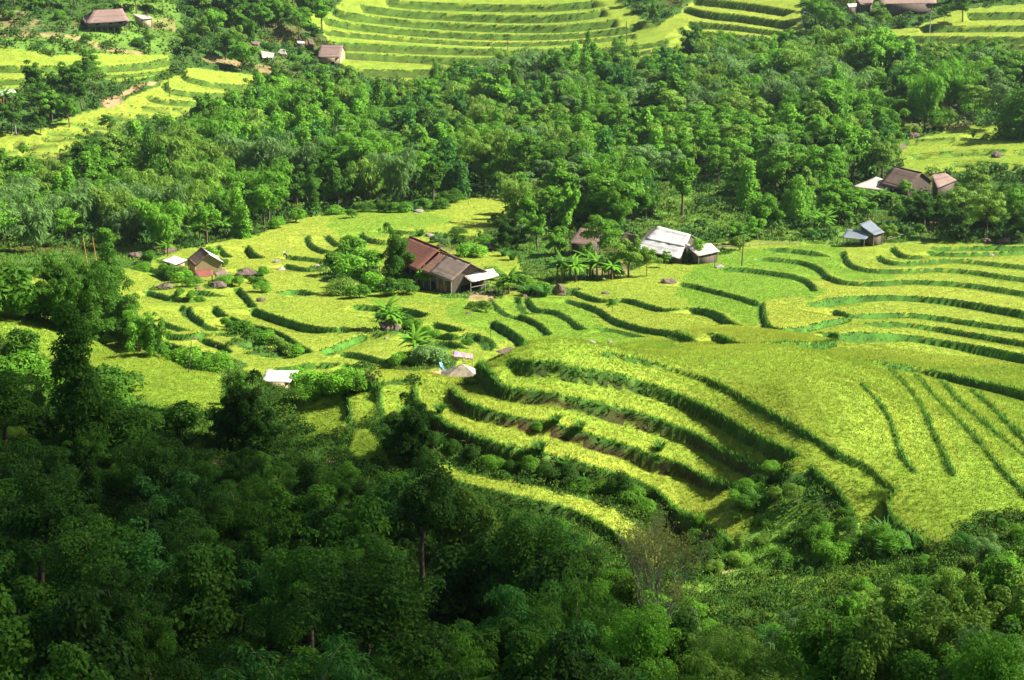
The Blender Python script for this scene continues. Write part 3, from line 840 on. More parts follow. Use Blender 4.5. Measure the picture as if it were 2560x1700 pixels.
def proto_bamboo(seed, H=10, nc=13, n=5200, L=.62, W=.15, bs=1.0):
    r = np.random.default_rng(seed)
    blobs = []; parts = []
    for i in range(nc):
        a = 2 * math.pi * (i + r.random() * .8) / nc; h = H * (.65 + .4 * r.random()); out = H * (.1 + .24 * r.random())
        pts = []
        for t in np.linspace(0, 1, 8):
            pts.append((math.cos(a) * out * (t ** 2.2) * 1.3 + .25 * math.cos(a), math.sin(a) * out * (t ** 2.2) * 1.3 + .25 * math.sin(a), h * (t - .22 * t ** 4) * 1.1 - .5))
        parts.append(tube(pts, [.05, .05, .045, .04, .035, .025, .018, .01], 4))
        for t in np.linspace(.32, 1, 8):
            x, y, z = [np.interp(t, np.linspace(0, 1, 8), [p[k] for p in pts]) for k in range(3)]
            s = bs * (.95 - .45 * abs(t - .55)) * (.65 + .5 * r.random())
            blobs.append((x + .35 * r.normal(), y + .35 * r.normal(), z, s, s * .8))
    V = leaf_cloud(blobs, n, L, W, .75, seed, jit=.5)
    return leafmesh("foliage", V, M_BAMB), np_mesh("culms", *join(parts), M_CULM, smooth=True)

def proto_vine(seed, H=10, R=1.6, n=4600, lobes=2, L=.36, W=.24):
    r = np.random.default_rng(seed)
    blobs = []; parts = []
    for k in range(lobes):
        ox, oy = (0, 0) if k == 0 else (R * 1.1 * math.cos(k * 2.4 + seed), R * 1.1 * math.sin(k * 2.4 + seed))
        h = H * (1 if k == 0 else .55 + .3 * r.random()); rr = R * (1 if k == 0 else .8)
        z = .3
        while z < h:
            t = z / h; s = rr * (1.0 - .45 * t ** 2) * (.55 + .35 * r.random())
            for q in range(2):
                a = r.random() * 6.28
                blobs.append((ox + math.cos(a) * rr * .45 * (1 - .5 * t), oy + math.sin(a) * rr * .45 * (1 - .5 * t), z, s, s * .8))
            z += s * .75
        parts.append(tube([(ox, oy, -1), (ox, oy, h * .5), (ox, oy, h * .95)], [.22, .15, .04]))
    V = leaf_cloud(blobs, n, L, W, .6, seed, jit=.6)
    return leafmesh("crown", V, M_LEAF), np_mesh("trunk", *join(parts), M_BARK, smooth=True)

def proto_open(seed, H=8, R=3.0, n=3000, L=.4, W=.22, nb=14):
    r = np.random.default_rng(seed); blobs = []; parts = [tube([(0, 0, -1), (.1, 0, H * .4), (.15, .1, H * .9)], [.13, .09, .03])]
    for i in range(nb):
        a = i * 2.4 + r.random(); t = (i + .5) / nb; rr = R * (1 - .6 * t) * (.75 + .5 * r.random()); z = H * (.48 + .5 * t)
        x, y = math.cos(a) * rr, math.sin(a) * rr
        s = R * (.26 + .12 * r.random())
        blobs.append((x, y, z, s, s * .42)); blobs.append((x * .55, y * .55, z - .1, s * .7, s * .3))
        parts.append(tube(bend((.1, 0, z - H * .14), (x, y, z), -.1), [.05, .045, .035, .025, .012], 4))
    V = leaf_cloud(blobs, n, L, W, .35, seed, jit=.4)
    return leafmesh("crown", V, M_LEAF), np_mesh("trunk", *join(parts), M_BARK, smooth=True)

def proto_shrub(seed, H=2.4, R=1.7, n=2600, L=.26, W=.15, nb=12, droop=.3):
    r = np.random.default_rng(seed); blobs = []
    for i in range(nb):
        a = r.random() * 6.28; q = R * .68 * math.sqrt(r.random()); s = R * (.26 + .2 * r.random())
        z = (H - s * .8) * (1 - .55 * (q / R) ** 2) * (.45 + .55 * r.random())
        blobs.append((math.cos(a) * q, math.sin(a) * q, z, s, s * .85))
    V = leaf_cloud(blobs, n, L, W, droop, seed, jit=.6)
    parts = [tube(bend((.1 * i, 0, -.3), blobs[i][:3], .1), [.05, .04, .035, .03, .012], 4) for i in range(6)]
    return leafmesh("foliage", V, M_LEAF), np_mesh("stems", *join(parts), M_BARK)

M_BANA = mat_leaf("banana leaf", transl=.3, rough=.35, vary=.25)
M_BSTEM = mat_plain("banana stem", (.16, .15, .06), .7, .4, 3, col2=(.12, .06, .03))
def proto_banana(seed, H=3.6, nl=16):
    r = np.random.default_rng(seed); leaves = []; stems = []
    for st in range(2):
        ox, oy = (0, 0) if st == 0 else (.7 * math.cos(seed), .7 * math.sin(seed)); h = H * (.55 if st == 0 else .4)
        stems.append(tube([(ox, oy, -.4), (ox, oy, h * .5), (ox, oy, h)], [.14, .12, .08], 7))
        for i in range(nl if st == 0 else nl - 4):
            a = i * 2.4 + r.random() * .6 + st; ln = H * (.42 + .16 * r.random()); up = .55 + .85 * r.random()
            n = 7; V = []; F = []
            hx, hy = math.cos(a), math.sin(a)
            for k in range(n):
                t = k / (n - 1)
                rr = ln * t * math.cos(up * (1 - t) + .2); z = h + ln * (math.sin(up) * t - .75 * t * t * (1.5 - up * .8))
                wdt = .19 * H / 3.6 * math.sin(math.pi * min(1, t * .85 + .12)) ** .6 + .01
                cx, cy = ox + hx * rr, oy + hy * rr
                V += [(cx - hy * wdt, cy + hx * wdt, z - wdt * .35), (cx, cy, z), (cx + hy * wdt, cy - hx * wdt, z - wdt * .35)]
            for k in range(n - 1):
                b = 3 * k; F += [[b, b + 1, b + 4, b + 3], [b + 1, b + 2, b + 5, b + 4]]
            leaves.append(np_mesh("leaf", np.array(V), np.array(F), M_BANA, smooth=True))
    return leaves, np_mesh("stem", *join(stems), M_BSTEM, smooth=True)

def clumpgrass(seed, n=140, H=1.6, W=.07):
    r = np.random.default_rng(seed); V = []; F = []
    for i in range(n):
        a = r.random() * 6.28; o = r.random() * .25; ln = H * (.6 + .5 * r.random()); out = ln * (.25 + .55 * r.random())
        hx, hy = math.cos(a), math.sin(a); b = len(V)
        for t in (0, .35, .7, 1):
            rr = o + out * t ** 1.6; z = ln * (t - .35 * t ** 3); ww = W * (1 - t * .85)
            V += [(hx * rr - hy * ww, hy * rr + hx * ww, z), (hx * rr + hy * ww, hy * rr - hx * ww, z)]
        for k in range(3): F.append([b + 2 * k, b + 2 * k + 1, b + 2 * k + 3, b + 2 * k + 2])
    return np_mesh("grass_tussock", np.array(V), np.array(F), M_BAMB)

PROTO = {}
PROTO['broadleaf'] = [proto_broad(1), proto_broad(2, H=8, R=3.6, base=.12), proto_broad(3, H=10, R=3.0, base=.15, nb=30), proto_broad(4, H=7.5, R=3.2, nb=28, base=.1), proto_broad(5, H=9.5, R=3.8, nb=40, n=7500, base=.25), proto_broad(6, H=9, R=2.6, base=.08, droop=.6), proto_broad(7, H=9, R=3.6, base=.1, nb=48, n=8000, L=.34, W=.2)]
PROTO['bamboo'] = [proto_bamboo(11), proto_bamboo(12, H=9, nc=10), proto_bamboo(13, H=11, nc=15, n=6200)]
PROTO['vine'] = [proto_vine(21), proto_vine(22, H=9, R=1.9, lobes=3), proto_vine(23, H=11, R=1.4, lobes=2)]
PROTO['open'] = [proto_open(31), proto_open(32, H=7, R=3.3), proto_open(33, H=9, R=2.6)]
PROTO['shrub'] = [proto_shrub(41), proto_shrub(42, H=2.0, R=1.9), proto_shrub(43, H=3.0, R=1.6, L=.3), proto_shrub(44, H=2.6, R=2.0, nb=16, n=3400, L=.2, W=.12)]
PROTO['near'] = [proto_broad(51, H=5, R=2.1, n=9000, L=.17, W=.1, base=.12, nb=36), proto_broad(52, H=4.2, R=2.2, n=10000, L=.17, W=.10, base=.05, droop=.4, nb=28), proto_broad(53, H=6, R=2.2, n=10000, L=.14, W=.09, base=.15, nb=48), proto_broad(55, H=5, R=2.4, n=11000, L=.17, W=.055, base=.1, nb=32, droop=.8), proto_bamboo(56, H=5, nc=12, n=11000, L=.19, W=.05, bs=.55), proto_vine(54, H=5, R=1.2, n=6500, L=.19, W=.12)]
PROTO['nearbush'] = [proto_shrub(61, H=2.4, R=1.7, n=5500, L=.14, W=.08, nb=20), proto_shrub(62, H=2.0, R=1.9, n=5500, L=.17, W=.07, nb=22, droop=.6), proto_shrub(63, H=3.2, R=1.6, n=6000, L=.13, W=.08, nb=24)]
PROTO['column'] = [proto_vine(81, H=13, R=1.9, n=15000, lobes=1, L=.26, W=.15)]
PROTO['stand'] = [proto_broad(82, H=11, R=4.4, base=.03, nb=72, n=26000, L=.32, W=.19), proto_bamboo(83, H=12, nc=20, n=22000, L=.42, W=.12), proto_broad(84, H=7, R=3.3, base=.02, nb=44, n=11000, L=.26, W=.16, droop=.5), proto_vine(85, H=13, R=1.7, n=9000, lobes=2, L=.3, W=.18)]
PROTO['banana'] = [proto_banana(71), proto_banana(72, H=4), proto_banana(73, H=3.2)]
PH = {'column': 13, 'stand': 11, 'broadleaf': 9, 'bamboo': 10, 'vine': 10, 'open': 8, 'shrub': 2.5, 'near': 5, 'nearbush': 2.4, 'banana': 3.6}
PR = {'column': 1.9, 'stand': 4, 'broadleaf': 3.3, 'bamboo': 3.4, 'vine': 2.2, 'open': 3, 'shrub': 1.8, 'near': 2.1, 'nearbush': 1.7, 'banana': 2}
PARTS = {'column': ("crown", "trunk"), 'stand': ("crown", "trunk"), 'broadleaf': ("crown", "trunk"), 'bamboo': ("foliage", "culms"), 'vine': ("crown", "trunk"), 'open': ("crown", "trunk"), 'shrub': ("foliage", "stems"), 'near': ("crown", "trunk"), 'nearbush': ("foliage", "stems"), 'banana': ("leaf", "stem")}

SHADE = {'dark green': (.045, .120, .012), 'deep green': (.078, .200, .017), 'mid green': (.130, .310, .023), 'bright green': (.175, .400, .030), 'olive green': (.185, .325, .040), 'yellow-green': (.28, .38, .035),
         'blue-green': (.068, .215, .030), 'russet': (.20, .16, .035), 'grey-green': (.150, .280, .070)}
PLANTS = []          # everything planted, for labels: (object, noun, shade, height)
def plant(kind, x, y, height, shade, name, noun, group, z=None, rot=None, wide=1.0, proto=None, lean=0):
    pr = PROTO[kind]
    i = int(rng.integers(len(pr))) if proto is None else proto
    mz = float(ground_z(x, y)[0]) if z is None else z
    s = height / PH[kind]
    root = empty(name, (x, y, mz), rng.random() * 6.28 if rot is None else rot)
    if lean: root.rotation_euler[0] = lean
    root.scale = (s * wide, s * wide, s)
    col = np.array(SHADE[shade]) * (.85 + .3 * rng.random())
    a, b = PARTS[kind]
    crown, trunk = pr[i]
    for j, me in enumerate(crown if isinstance(crown, list) else [crown]):
        o = link(a, me, root); o.color = (*col, 1)
    link(b, trunk, root)
    root['group'] = group
    if kind in ('near', 'nearbush', 'broadleaf'):
        root.scale = (s * wide * (.85 + .4 * rng.random()), s * wide * (.85 + .4 * rng.random()), s)
        root.rotation_euler[0] += rng.normal() * .10; root.rotation_euler[1] += rng.normal() * .10
    PLANTS.append((root, noun, shade, height, kind))
    return root

def W(px, py): 
    p = hit(px, py)[0]; return float(p[0]), float(p[1])
def P(kind, px, py, height, shade, name, noun, group, **k):
    x, y = W(px, py); return plant(kind, x, y, height, shade, name, noun, group, **k)

# things in front of which nothing may be planted: left, top, right, bottom in the photo (roofs that show)
SHOW = [(1020, 590, 1260, 745), (400, 610, 580, 705), (1590, 560, 1730, 650), (1425, 565, 1480, 605), (1730, 600, 1810, 645), (2104, 555, 2195, 605), (2130, 415, 2330, 470), (2330, 430, 2395, 470), (205, 18, 330, 70),
        (650, 123, 720, 150), (820, 112, 880, 165), (2110, -10, 2345, 12), (0, 222, 45, 238), (740, 98, 800, 112), (625, 100, 652, 112), (330, 32, 382, 50), (440, 370, 500, 0)]
SITES_PX = [(1090, 690, 8), (1170, 720, 6), (480, 665, 6), (1690, 640, 10), (1450, 620, 6), (1600, 640, 6), (2160, 600, 8), (2240, 475, 10), (2360, 475, 7), (265, 80, 10), (355, 62, 5), (700, 150, 4), (660, 150, 4), (845, 155, 6), (10, 240, 7), (2160, 20, 8), (2260, 20, 12), (760, 125, 3), (635, 125, 3)]
_s = hit([c[0] for c in SITES_PX], [c[1] for c in SITES_PX])
SITES = [(p[0], p[1], c[2]) for p, c in zip(_s, SITES_PX)]

def poisson(polys, spacing, region, tries=14000, seed=0, hgt=8, grow=None):
    """points well apart whose foot and top both fall inside the outlines on the photo"""
    r = np.random.default_rng(seed)
    r0, r1 = region
    n = tries
    rad = np.sqrt(r.random(n) * (r1 * r1 - r0 * r0) + r0 * r0); a = (r.random(n) * 2 - 1) * math.radians(18.8)
    X = np.sin(a) * rad; Y = np.cos(a) * rad; Z = macro(X, Y)
    u, v, _ = project(X, Y, Z); ut, vt, _ = project(X, Y, Z + hgt * .8)
    ok = np.zeros(n, bool)
    for Pg in polys: ok |= in_poly(u, v, Pg) & in_poly(ut, vt, Pg)
    X, Y = X[ok], Y[ok]
    cell = {}; out = []
    for x, y in zip(X, Y):
        sp = spacing if np.isscalar(spacing) else spacing(x, y)
        ci, cj = int(x // spacing_cell), int(y // spacing_cell)
        if any((x - q[0]) ** 2 + (y - q[1]) ** 2 < sp * sp for di in (-1, 0, 1) for dj in (-1, 0, 1) for q in cell.get((ci + di, cj + dj), ())): continue
        if any((x - s[0]) ** 2 + (y - s[1]) ** 2 < s[2] ** 2 for s in SITES): continue
        cell.setdefault((ci, cj), []).append((x, y)); out.append((x, y))
    return out
spacing_cell = 8.0

def blocked(x, y, h, R):
    z = float(macro(x, y)); u, v, d = project(x, y, z); _, vt, _ = project(x, y, z + h); rr = R * FPX / d
    for l, t, r_, b in SHOW:
        if v > b - 8 and vt < b and u + rr * .8 > l and u - rr * .8 < r_: return True
    return False

# ---- the belt of forest behind the farms
F_MAIN = px_list("p -330,450 110,400 250,345 340,300 480,290 520,235 600,225 650,190 840,185 1000,215 1100,180 1250,140 1400,125 1480,105 1560,100 1620,150 1720,90 1850,85 2000,95 2110,55 2190,60 2230,100 2400,115 2900,135 2900,320 2490,325 2400,318 2230,350 2250,440 2330,470 2400,440 2900,440 2900,606 2260,602 2230,560 2110,552 2070,585 1960,585 1900,590 1850,560 1640,545 1560,560 1440,585 1330,635 1260,640 1240,560 1320,510 1300,495 1160,475 1080,515 900,520 820,533 740,540 640,585 480,618 330,662 150,688 -330,700")
CLEARING = [px_list("p 1650,480 1720,450 1900,505 1950,545 1880,600 1700,560 1580,560"), px_list("p 600,400 680,395 700,470 620,490"), px_list("p 1880,575 2060,565 2110,560 2110,610 1890,610")]
cnt = {'broadleaf_tree': 0, 'bamboo_clump': 0, 'vine_covered_tree': 0, 'open_crowned_tree': 0, 'shrub': 0, 'spreading_tree': 0}
mains = poisson([F_MAIN], 6.3, (325, 660), tries=26000, seed=5, hgt=7)
LO = []
for x, y in mains:
    u, v, d = project(x, y, float(macro(x, y)))
    if any(in_poly(np.array([u]), np.array([v]), c)[0] for c in CLEARING) and rng.random() < .75: continue
    # what grows where, read off the photograph
    pb = .12; pv = .10; po = .12; ps = .06
    if u < 560 and v > 380: pb = .34; pv = .08; po = .14
    if 560 < u < 1000 and v < 420: pb = .22; pv = .28
    if 1000 < u < 1500 and v < 330: pb = .26; pv = .2
    if 1750 < u < 2150 and v < 350: pb = .5; pv = .06
    if 1500 < u < 2000 and 330 < v < 500: po = .5; ps = .22; pb = .05
    if 1250 < u < 1600 and v > 330: po = .3; pb = .04
    if u > 2050 and 250 < v < 360: ps = .45; po = .2
    if u > 2300 and v > 440: pb = .05; pv = .05
    q = rng.random()
    kind = 'bamboo' if q < pb else 'vine' if q < pb + pv else 'open' if q < pb + pv + po else 'shrub' if q < pb + pv + po + ps else 'broadleaf'
    nz = vnoise(np.array([x]), np.array([y]), 16, 50)[0]; n2 = vnoise(np.array([x]), np.array([y]), 9, 51)[0]
    if kind == 'bamboo': sh = 'olive green' if nz > .1 else 'grey-green' if nz > -.3 else 'mid green'; H = 11 + 5 * rng.random()
    elif kind == 'vine': sh = 'bright green' if nz > .1 else 'mid green' if nz > -.4 else 'blue-green'; H = 10 + 5 * rng.random()
    elif kind == 'open': sh = 'mid green' if nz > -.2 else 'olive green' if n2 > 0 else 'grey-green'; H = 8 + 3.5 * rng.random()
    elif kind == 'shrub': sh = 'olive green' if nz > 0 else 'mid green'; H = 3 + 1.5 * rng.random()
    else:
        sh = 'deep green' if nz < -.25 else 'mid green' if nz < .2 else 'bright green' if n2 > .1 else 'olive green' if n2 > -.3 else 'blue-green'
        H = 9 + 5.5 * rng.random()
        if u > 2250 and v > 440: sh = 'deep green' if nz > 0 else 'dark green'; H = 6 + 3 * rng.random()
    if kind == 'broadleaf' and rng.random() < .24: kind = 'stand'; H = 9 + 6 * rng.random() ** 1.4
    if v > 500: H *= .8
    # keep low near the upper edge of the belt so the terraces stay open
    _, vt, _ = project(x, y, float(macro(x, y)) + H)
    if not in_poly(np.array([u]), np.array([vt + 14]), F_MAIN)[0]: H *= .62
    if blocked(x, y, H, PR[kind] * H / PH[kind]):
        if blocked(x, y, 2.6, 1.6): continue
        kind = 'shrub'; H = 2.4
    nm, noun, gp = {'bamboo': ('bamboo_clump', 'bamboo clump', 'bamboo clumps of the forest belt'), 'vine': ('vine_covered_tree', 'vine-hung tree', 'vine-covered trees of the forest belt'),
                    'open': ('open_crowned_tree', 'open-crowned tree', 'open-crowned trees of the forest belt'), 'shrub': ('shrub', 'shrub', 'shrubs of the forest belt'),
                    'stand': ('spreading_tree', 'spreading tree', 'spreading trees of the forest belt'), 'broadleaf': ('broadleaf_tree', 'leafy tree', 'broadleaf trees of the forest belt')}[kind]
    if cnt[nm] >= 280: nm, noun, gp = 'round_crowned_tree', 'round-crowned tree', 'round-crowned trees of the forest belt'
    else: cnt[nm] += 1
    plant(kind, x, y, H, sh, nm, noun, gp, wide=.9 + .3 * rng.random())

# ---- trees round the far farms
FARS = [(px_list("p 480,0 830,-40 815,60 800,105 870,128 862,185 820,195 650,198 560,168 465,150 470,60"), 4.7, 'deep green'),
        (px_list("p -40,-20 200,-20 200,40 120,60 -40,60"), 6.5, 'mid green'), (px_list("p 200,75 330,75 330,60 420,60 440,120 330,115 200,118"), 5.5, 'deep green'), (px_list("p 330,-30 500,-30 490,60 400,60 330,30"), 8, 'mid green'),
        (px_list("p -40,230 30,240 110,195 230,185 250,240 250,280 220,310 130,340 50,355 -40,355"), 5.5, 'deep green'),
        (px_list("p 2010,-30 2110,-10 2110,30 2200,15 2340,15 2350,-30 2440,-30 2410,55 2300,78 2030,90"), 5.5, 'deep green'), (px_list("p 1540,-60 1660,-60 1640,60 1560,30"), 7, 'mid green'), (px_list("p 2440,-60 2620,-60 2620,0 2440,0"), 7, 'mid green')]
for k_, (pg, sp, base) in enumerate(FARS):
    for x, y in poisson([pg], sp, (480, 720), tries=9000, seed=60 + k_, hgt=4):
        H = (7.5 if k_ == 0 else 5.5) + 4 * rng.random(); q = rng.random()
        kind = 'broadleaf' if q < .6 else 'open' if q < .8 else 'bamboo' if q < .9 else 'shrub'
        if kind == 'shrub': H = 3
        if blocked(x, y, H, 2.5):
            if blocked(x, y, 2.6, 1.6): continue
            kind = 'shrub'; H = 2.4
        sh = base if rng.random() < .5 else ('mid green', 'bright green', 'olive green')[int(rng.integers(3))]
        plant(kind, x, y, H, sh, {'broadleaf': 'village_tree', 'open': 'village_tree', 'bamboo': 'bamboo_clump', 'shrub': 'shrub'}[kind], {'broadleaf': 'leafy tree', 'open': 'open-crowned tree', 'bamboo': 'bamboo clump', 'shrub': 'shrub'}[kind], 'trees round the far farms')

# ---- the near slopes, mostly under the added cloud's shadow
F_NEAR = px_list("p -330,880 40,890 60,930 130,1000 250,1070 400,1095 540,1120 620,1130 700,1120 860,1160 1000,1160 1080,1190 1300,1255 1500,1330 1600,1430 1680,1480 1760,1500 1900,1530 2080,1500 2250,1400 2370,1360 2500,1300 2900,1290 2900,2000 -330,2000")
F_SLOPE = px_list("p 1690,1340 1860,1200 1900,1190 2000,1200 2100,1230 2200,1310 2300,1350 2360,1390 2250,1420 2080,1510 1900,1540 1760,1510")
nn_ = {'bush': 0, 'young_tree': 0, 'thicket': 0}
near = poisson([F_NEAR], 2.75, (80, 205), tries=17000, seed=9, hgt=1.2)
for x, y in near:
    u, v, d = project(x, y, float(macro(x, y)))
    if in_poly(np.array([u]), np.array([v]), px_list("p 980,1540 1180,1480 1250,1540 1220,1680 1080,1760 960,1760"))[0] and rng.random() < .93: continue
    nz = vnoise(np.array([x]), np.array([y]), 9, 70)[0]; q = rng.random()
    edge = not in_poly(np.array([u]), np.array([v - 95]), F_NEAR)[0]
    tree = q < .42 and not edge
    kind = 'near' if tree else 'nearbush'
    H = (4.4 + 4.4 * rng.random() ** 1.6) if tree else (1.3 + 1.5 * rng.random())
    if edge: H = 1.0 + .8 * rng.random()
    _z = float(macro(x, y))
    for _ in range(7):
        _, vt, _d = project(x, y, _z + H)
        if in_poly(np.array([u]), np.array([vt]), F_NEAR)[0]: break
        H *= .78
    if H < 2.4 and tree: tree = False; kind = 'nearbush'
    if abs(u - 1650) < 70 and v > 1640 and H > 2: H = 1.6; tree = False; kind = 'nearbush'
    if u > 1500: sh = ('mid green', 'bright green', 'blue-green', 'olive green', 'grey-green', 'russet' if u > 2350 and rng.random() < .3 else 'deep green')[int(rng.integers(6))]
    else: sh = ('dark green', 'dark green', 'dark green', 'deep green', 'deep green', 'deep green', 'blue-green', 'mid green', 'olive green' if nz > .2 else 'deep green')[int(rng.integers(9))]  # left plants get mostly darker leaf colours, painting the shade into them
    if tree: nm, noun = 'young_tree', 'young tree'
    elif nn_['bush'] < 290: nm, noun = 'bush', 'bush'
    else: nm, noun = 'thicket', 'leafy thicket'  # later bushes, the same plants under a second name
    nn_[nm] += 1
    plant(kind, x, y, H, sh, nm, noun, {'young_tree': 'young trees on the near slope', 'bush': 'bushes on the near slope', 'thicket': 'leafy bushes on the near slope'}[nm], wide=.85 + .4 * rng.random())
for x, y in poisson([F_SLOPE], 1.55, (130, 175), tries=3000, seed=19, hgt=.6):
    plant('nearbush', x, y, .5 + .9 * rng.random(), ('mid green', 'olive green', 'deep green')[int(rng.integers(3))], 'low_bush', 'low bush', 'low bushes on the grassy slope')
print("plants", len(PLANTS), cnt, nn_)

# ---- single plants read off the photograph
G0 = 'trees standing by themselves'
for px, py, H, sh, kind, pt, wd in [(205, 1140, 13.2, 'deep green', 'column', 0, 1.1), (215, 1090, 7.5, 'dark green', 'column', 0, 1.3), (260, 1130, 6, 'deep green', 'near', 0, 1.1),
        (612, 1115, 6.8, 'dark green', 'stand', 0, .85), (660, 1125, 4.6, 'dark green', 'near', 1, 1.1), (570, 1100, 4.6, 'dark green', 'broadleaf', 3, 1.0), (606, 1010, 3.6, 'deep green', 'open', 0, .5), (1035, 1160, 6.0, 'dark green', 'stand', 0, .8), (1000, 1140, 3.6, 'deep green', 'near', 1, 1.2),
        (992, 715, 9.6, 'deep green', 'stand', 0, .68), (1060, 722, 4.4, 'bright green', 'broadleaf', 3, 1.1), (1268, 624, 6.4, 'dark green', 'stand', 0, 1.05), (1312, 604, 6, 'deep green', 'stand', 0, .95), (1345, 625, 7, 'mid green', 'broadleaf', 0, 1.0),
        (1390, 640, 5.5, 'mid green', 'broadleaf', 5, 1.2), (1500, 655, 8, 'mid green', 'open', 0, 1.1), (1535, 692, 6.2, 'mid green', 'stand', 2, 1.0), (1572, 692, 6.8, 'olive green', 'broadleaf', 0, 1.0), (1617, 690, 5.4, 'olive green', 'open', 1, .8), (1470, 690, 6.5, 'mid green', 'broadleaf', 5, .9),
        (1665, 668, 2.4, 'mid green', 'open', 2, 1.1), (1745, 655, 4.6, 'bright green', 'open', 1, .7), (1850, 612, 5.2, 'mid green', 'broadleaf', 1, 1.25), (1895, 600, 5.5, 'mid green', 'broadleaf', 3, 1.1), (1930, 590, 6, 'deep green', 'broadleaf', 0, 1),
        (2215, 605, 4.4, 'olive green', 'broadleaf', 3, 1.0), (2100, 560, 5, 'mid green', 'broadleaf', 0, 1.1), (2170, 550, 4.6, 'mid green', 'broadleaf', 1, 1.1), (2280, 560, 6, 'deep green', 'broadleaf', 4, 1.0), (2260, 500, 4.0, 'bright green', 'open', 0, .9),
        (1480, 545, 14, 'mid green', 'stand', 0, .85), (1415, 575, 10, 'mid green', 'stand', 2, 1.0), (1530, 578, 10, 'mid green', 'stand', 0, .9), (2400, 565, 7.5, 'deep green', 'stand', 0, .9), (2475, 585, 8.5, 'dark green', 'stand', 0, .9), (2335, 545, 5.5, 'deep green', 'stand', 2, 1), (2540, 590, 8, 'dark green', 'stand', 2, 1), (1540, 570, 11, 'mid green', 'open', 0, 1.2), (1590, 545, 10, 'mid green', 'broadleaf', 1, 1), (520, 250, 0.1, 'mid green', 'open', 0, 1),
        (2150, 175, 13.5, 'olive green', 'vine', 1, 1.25), (2105, 190, 10, 'olive green', 'vine', 0, 1.3), (2250, 190, 11, 'blue-green', 'bamboo', 1, 1), (2555, 345, 14, 'deep green', 'vine', 1, 1.6), (2450, 150, 7, 'dark green', 'broadleaf', 1, 1.5), (1045, 430, 11, 'bright green', 'vine', 1, 1),
        (270, 340, 5.5, 'deep green', 'open', 0, 1.0), (180, 255, 10, 'deep green', 'broadleaf', 4, 1.3), (130, 300, 8, 'dark green', 'broadleaf', 1, 1.2), (1530, 780, 1.8, 'deep green', 'near', 2, .9), (1545, 795, .2, 'deep green', 'near', 2, .9)]:
    if H < 1: continue
    P(kind, px, py, H, sh, {'stand': 'broadleaf_tree', 'column': 'columnar_tree', 'broadleaf': 'broadleaf_tree', 'open': 'open_crowned_tree', 'vine': 'vine_covered_tree', 'bamboo': 'bamboo_clump', 'near': 'young_tree'}[kind],
      {'stand': 'leafy tree', 'column': 'columnar tree', 'broadleaf': 'leafy tree', 'open': 'open-crowned tree', 'vine': 'vine-hung tree', 'bamboo': 'bamboo clump', 'near': 'young tree'}[kind], G0, proto=pt, wide=wd)
# the big bamboo mass on the left, behind the shoulder field
for x_, y_, H, sh, nm, pt, wd in [(195, 840, 10.5, 'deep green', 'bamboo_clump', 1, 1.0), (240, 848, 12.0, 'deep green', 'bamboo_clump', 1, 1.05), (285, 850, 13.5, 'deep green', 'vine_covered_tree', 3, 1.1), (160, 838, 8, 'deep green', 'bamboo_clump', 1, .9), (215, 850, 8.5, 'deep green', 'broadleaf_tree', 0, .9),
        (312, 868, 8.4, 'deep green', 'broadleaf_tree', 0, .85), (350, 882, 6.4, 'mid green', 'broadleaf_tree', 2, .9), (385, 894, 4.8, 'deep green', 'broadleaf_tree', 2, .8), (270, 862, 7, 'deep green', 'broadleaf_tree', 2, 1.1), (410, 899, 2.6, 'mid green', 'broadleaf_tree', 2, 1), (325, 872, 4.5, 'dark green', 'broadleaf_tree', 2, 1)]:
    hh = H * 11 / {0: 11, 1: 12, 2: 7, 3: 13}[pt]
    o = P('stand', x_, y_ - 4, hh, sh, nm, {'bamboo_clump': 'bamboo clump', 'vine_covered_tree': 'vine-hung tree', 'broadleaf_tree': 'leafy tree'}[nm], 'the dark stand of trees behind the left field', proto=pt, wide=wd)
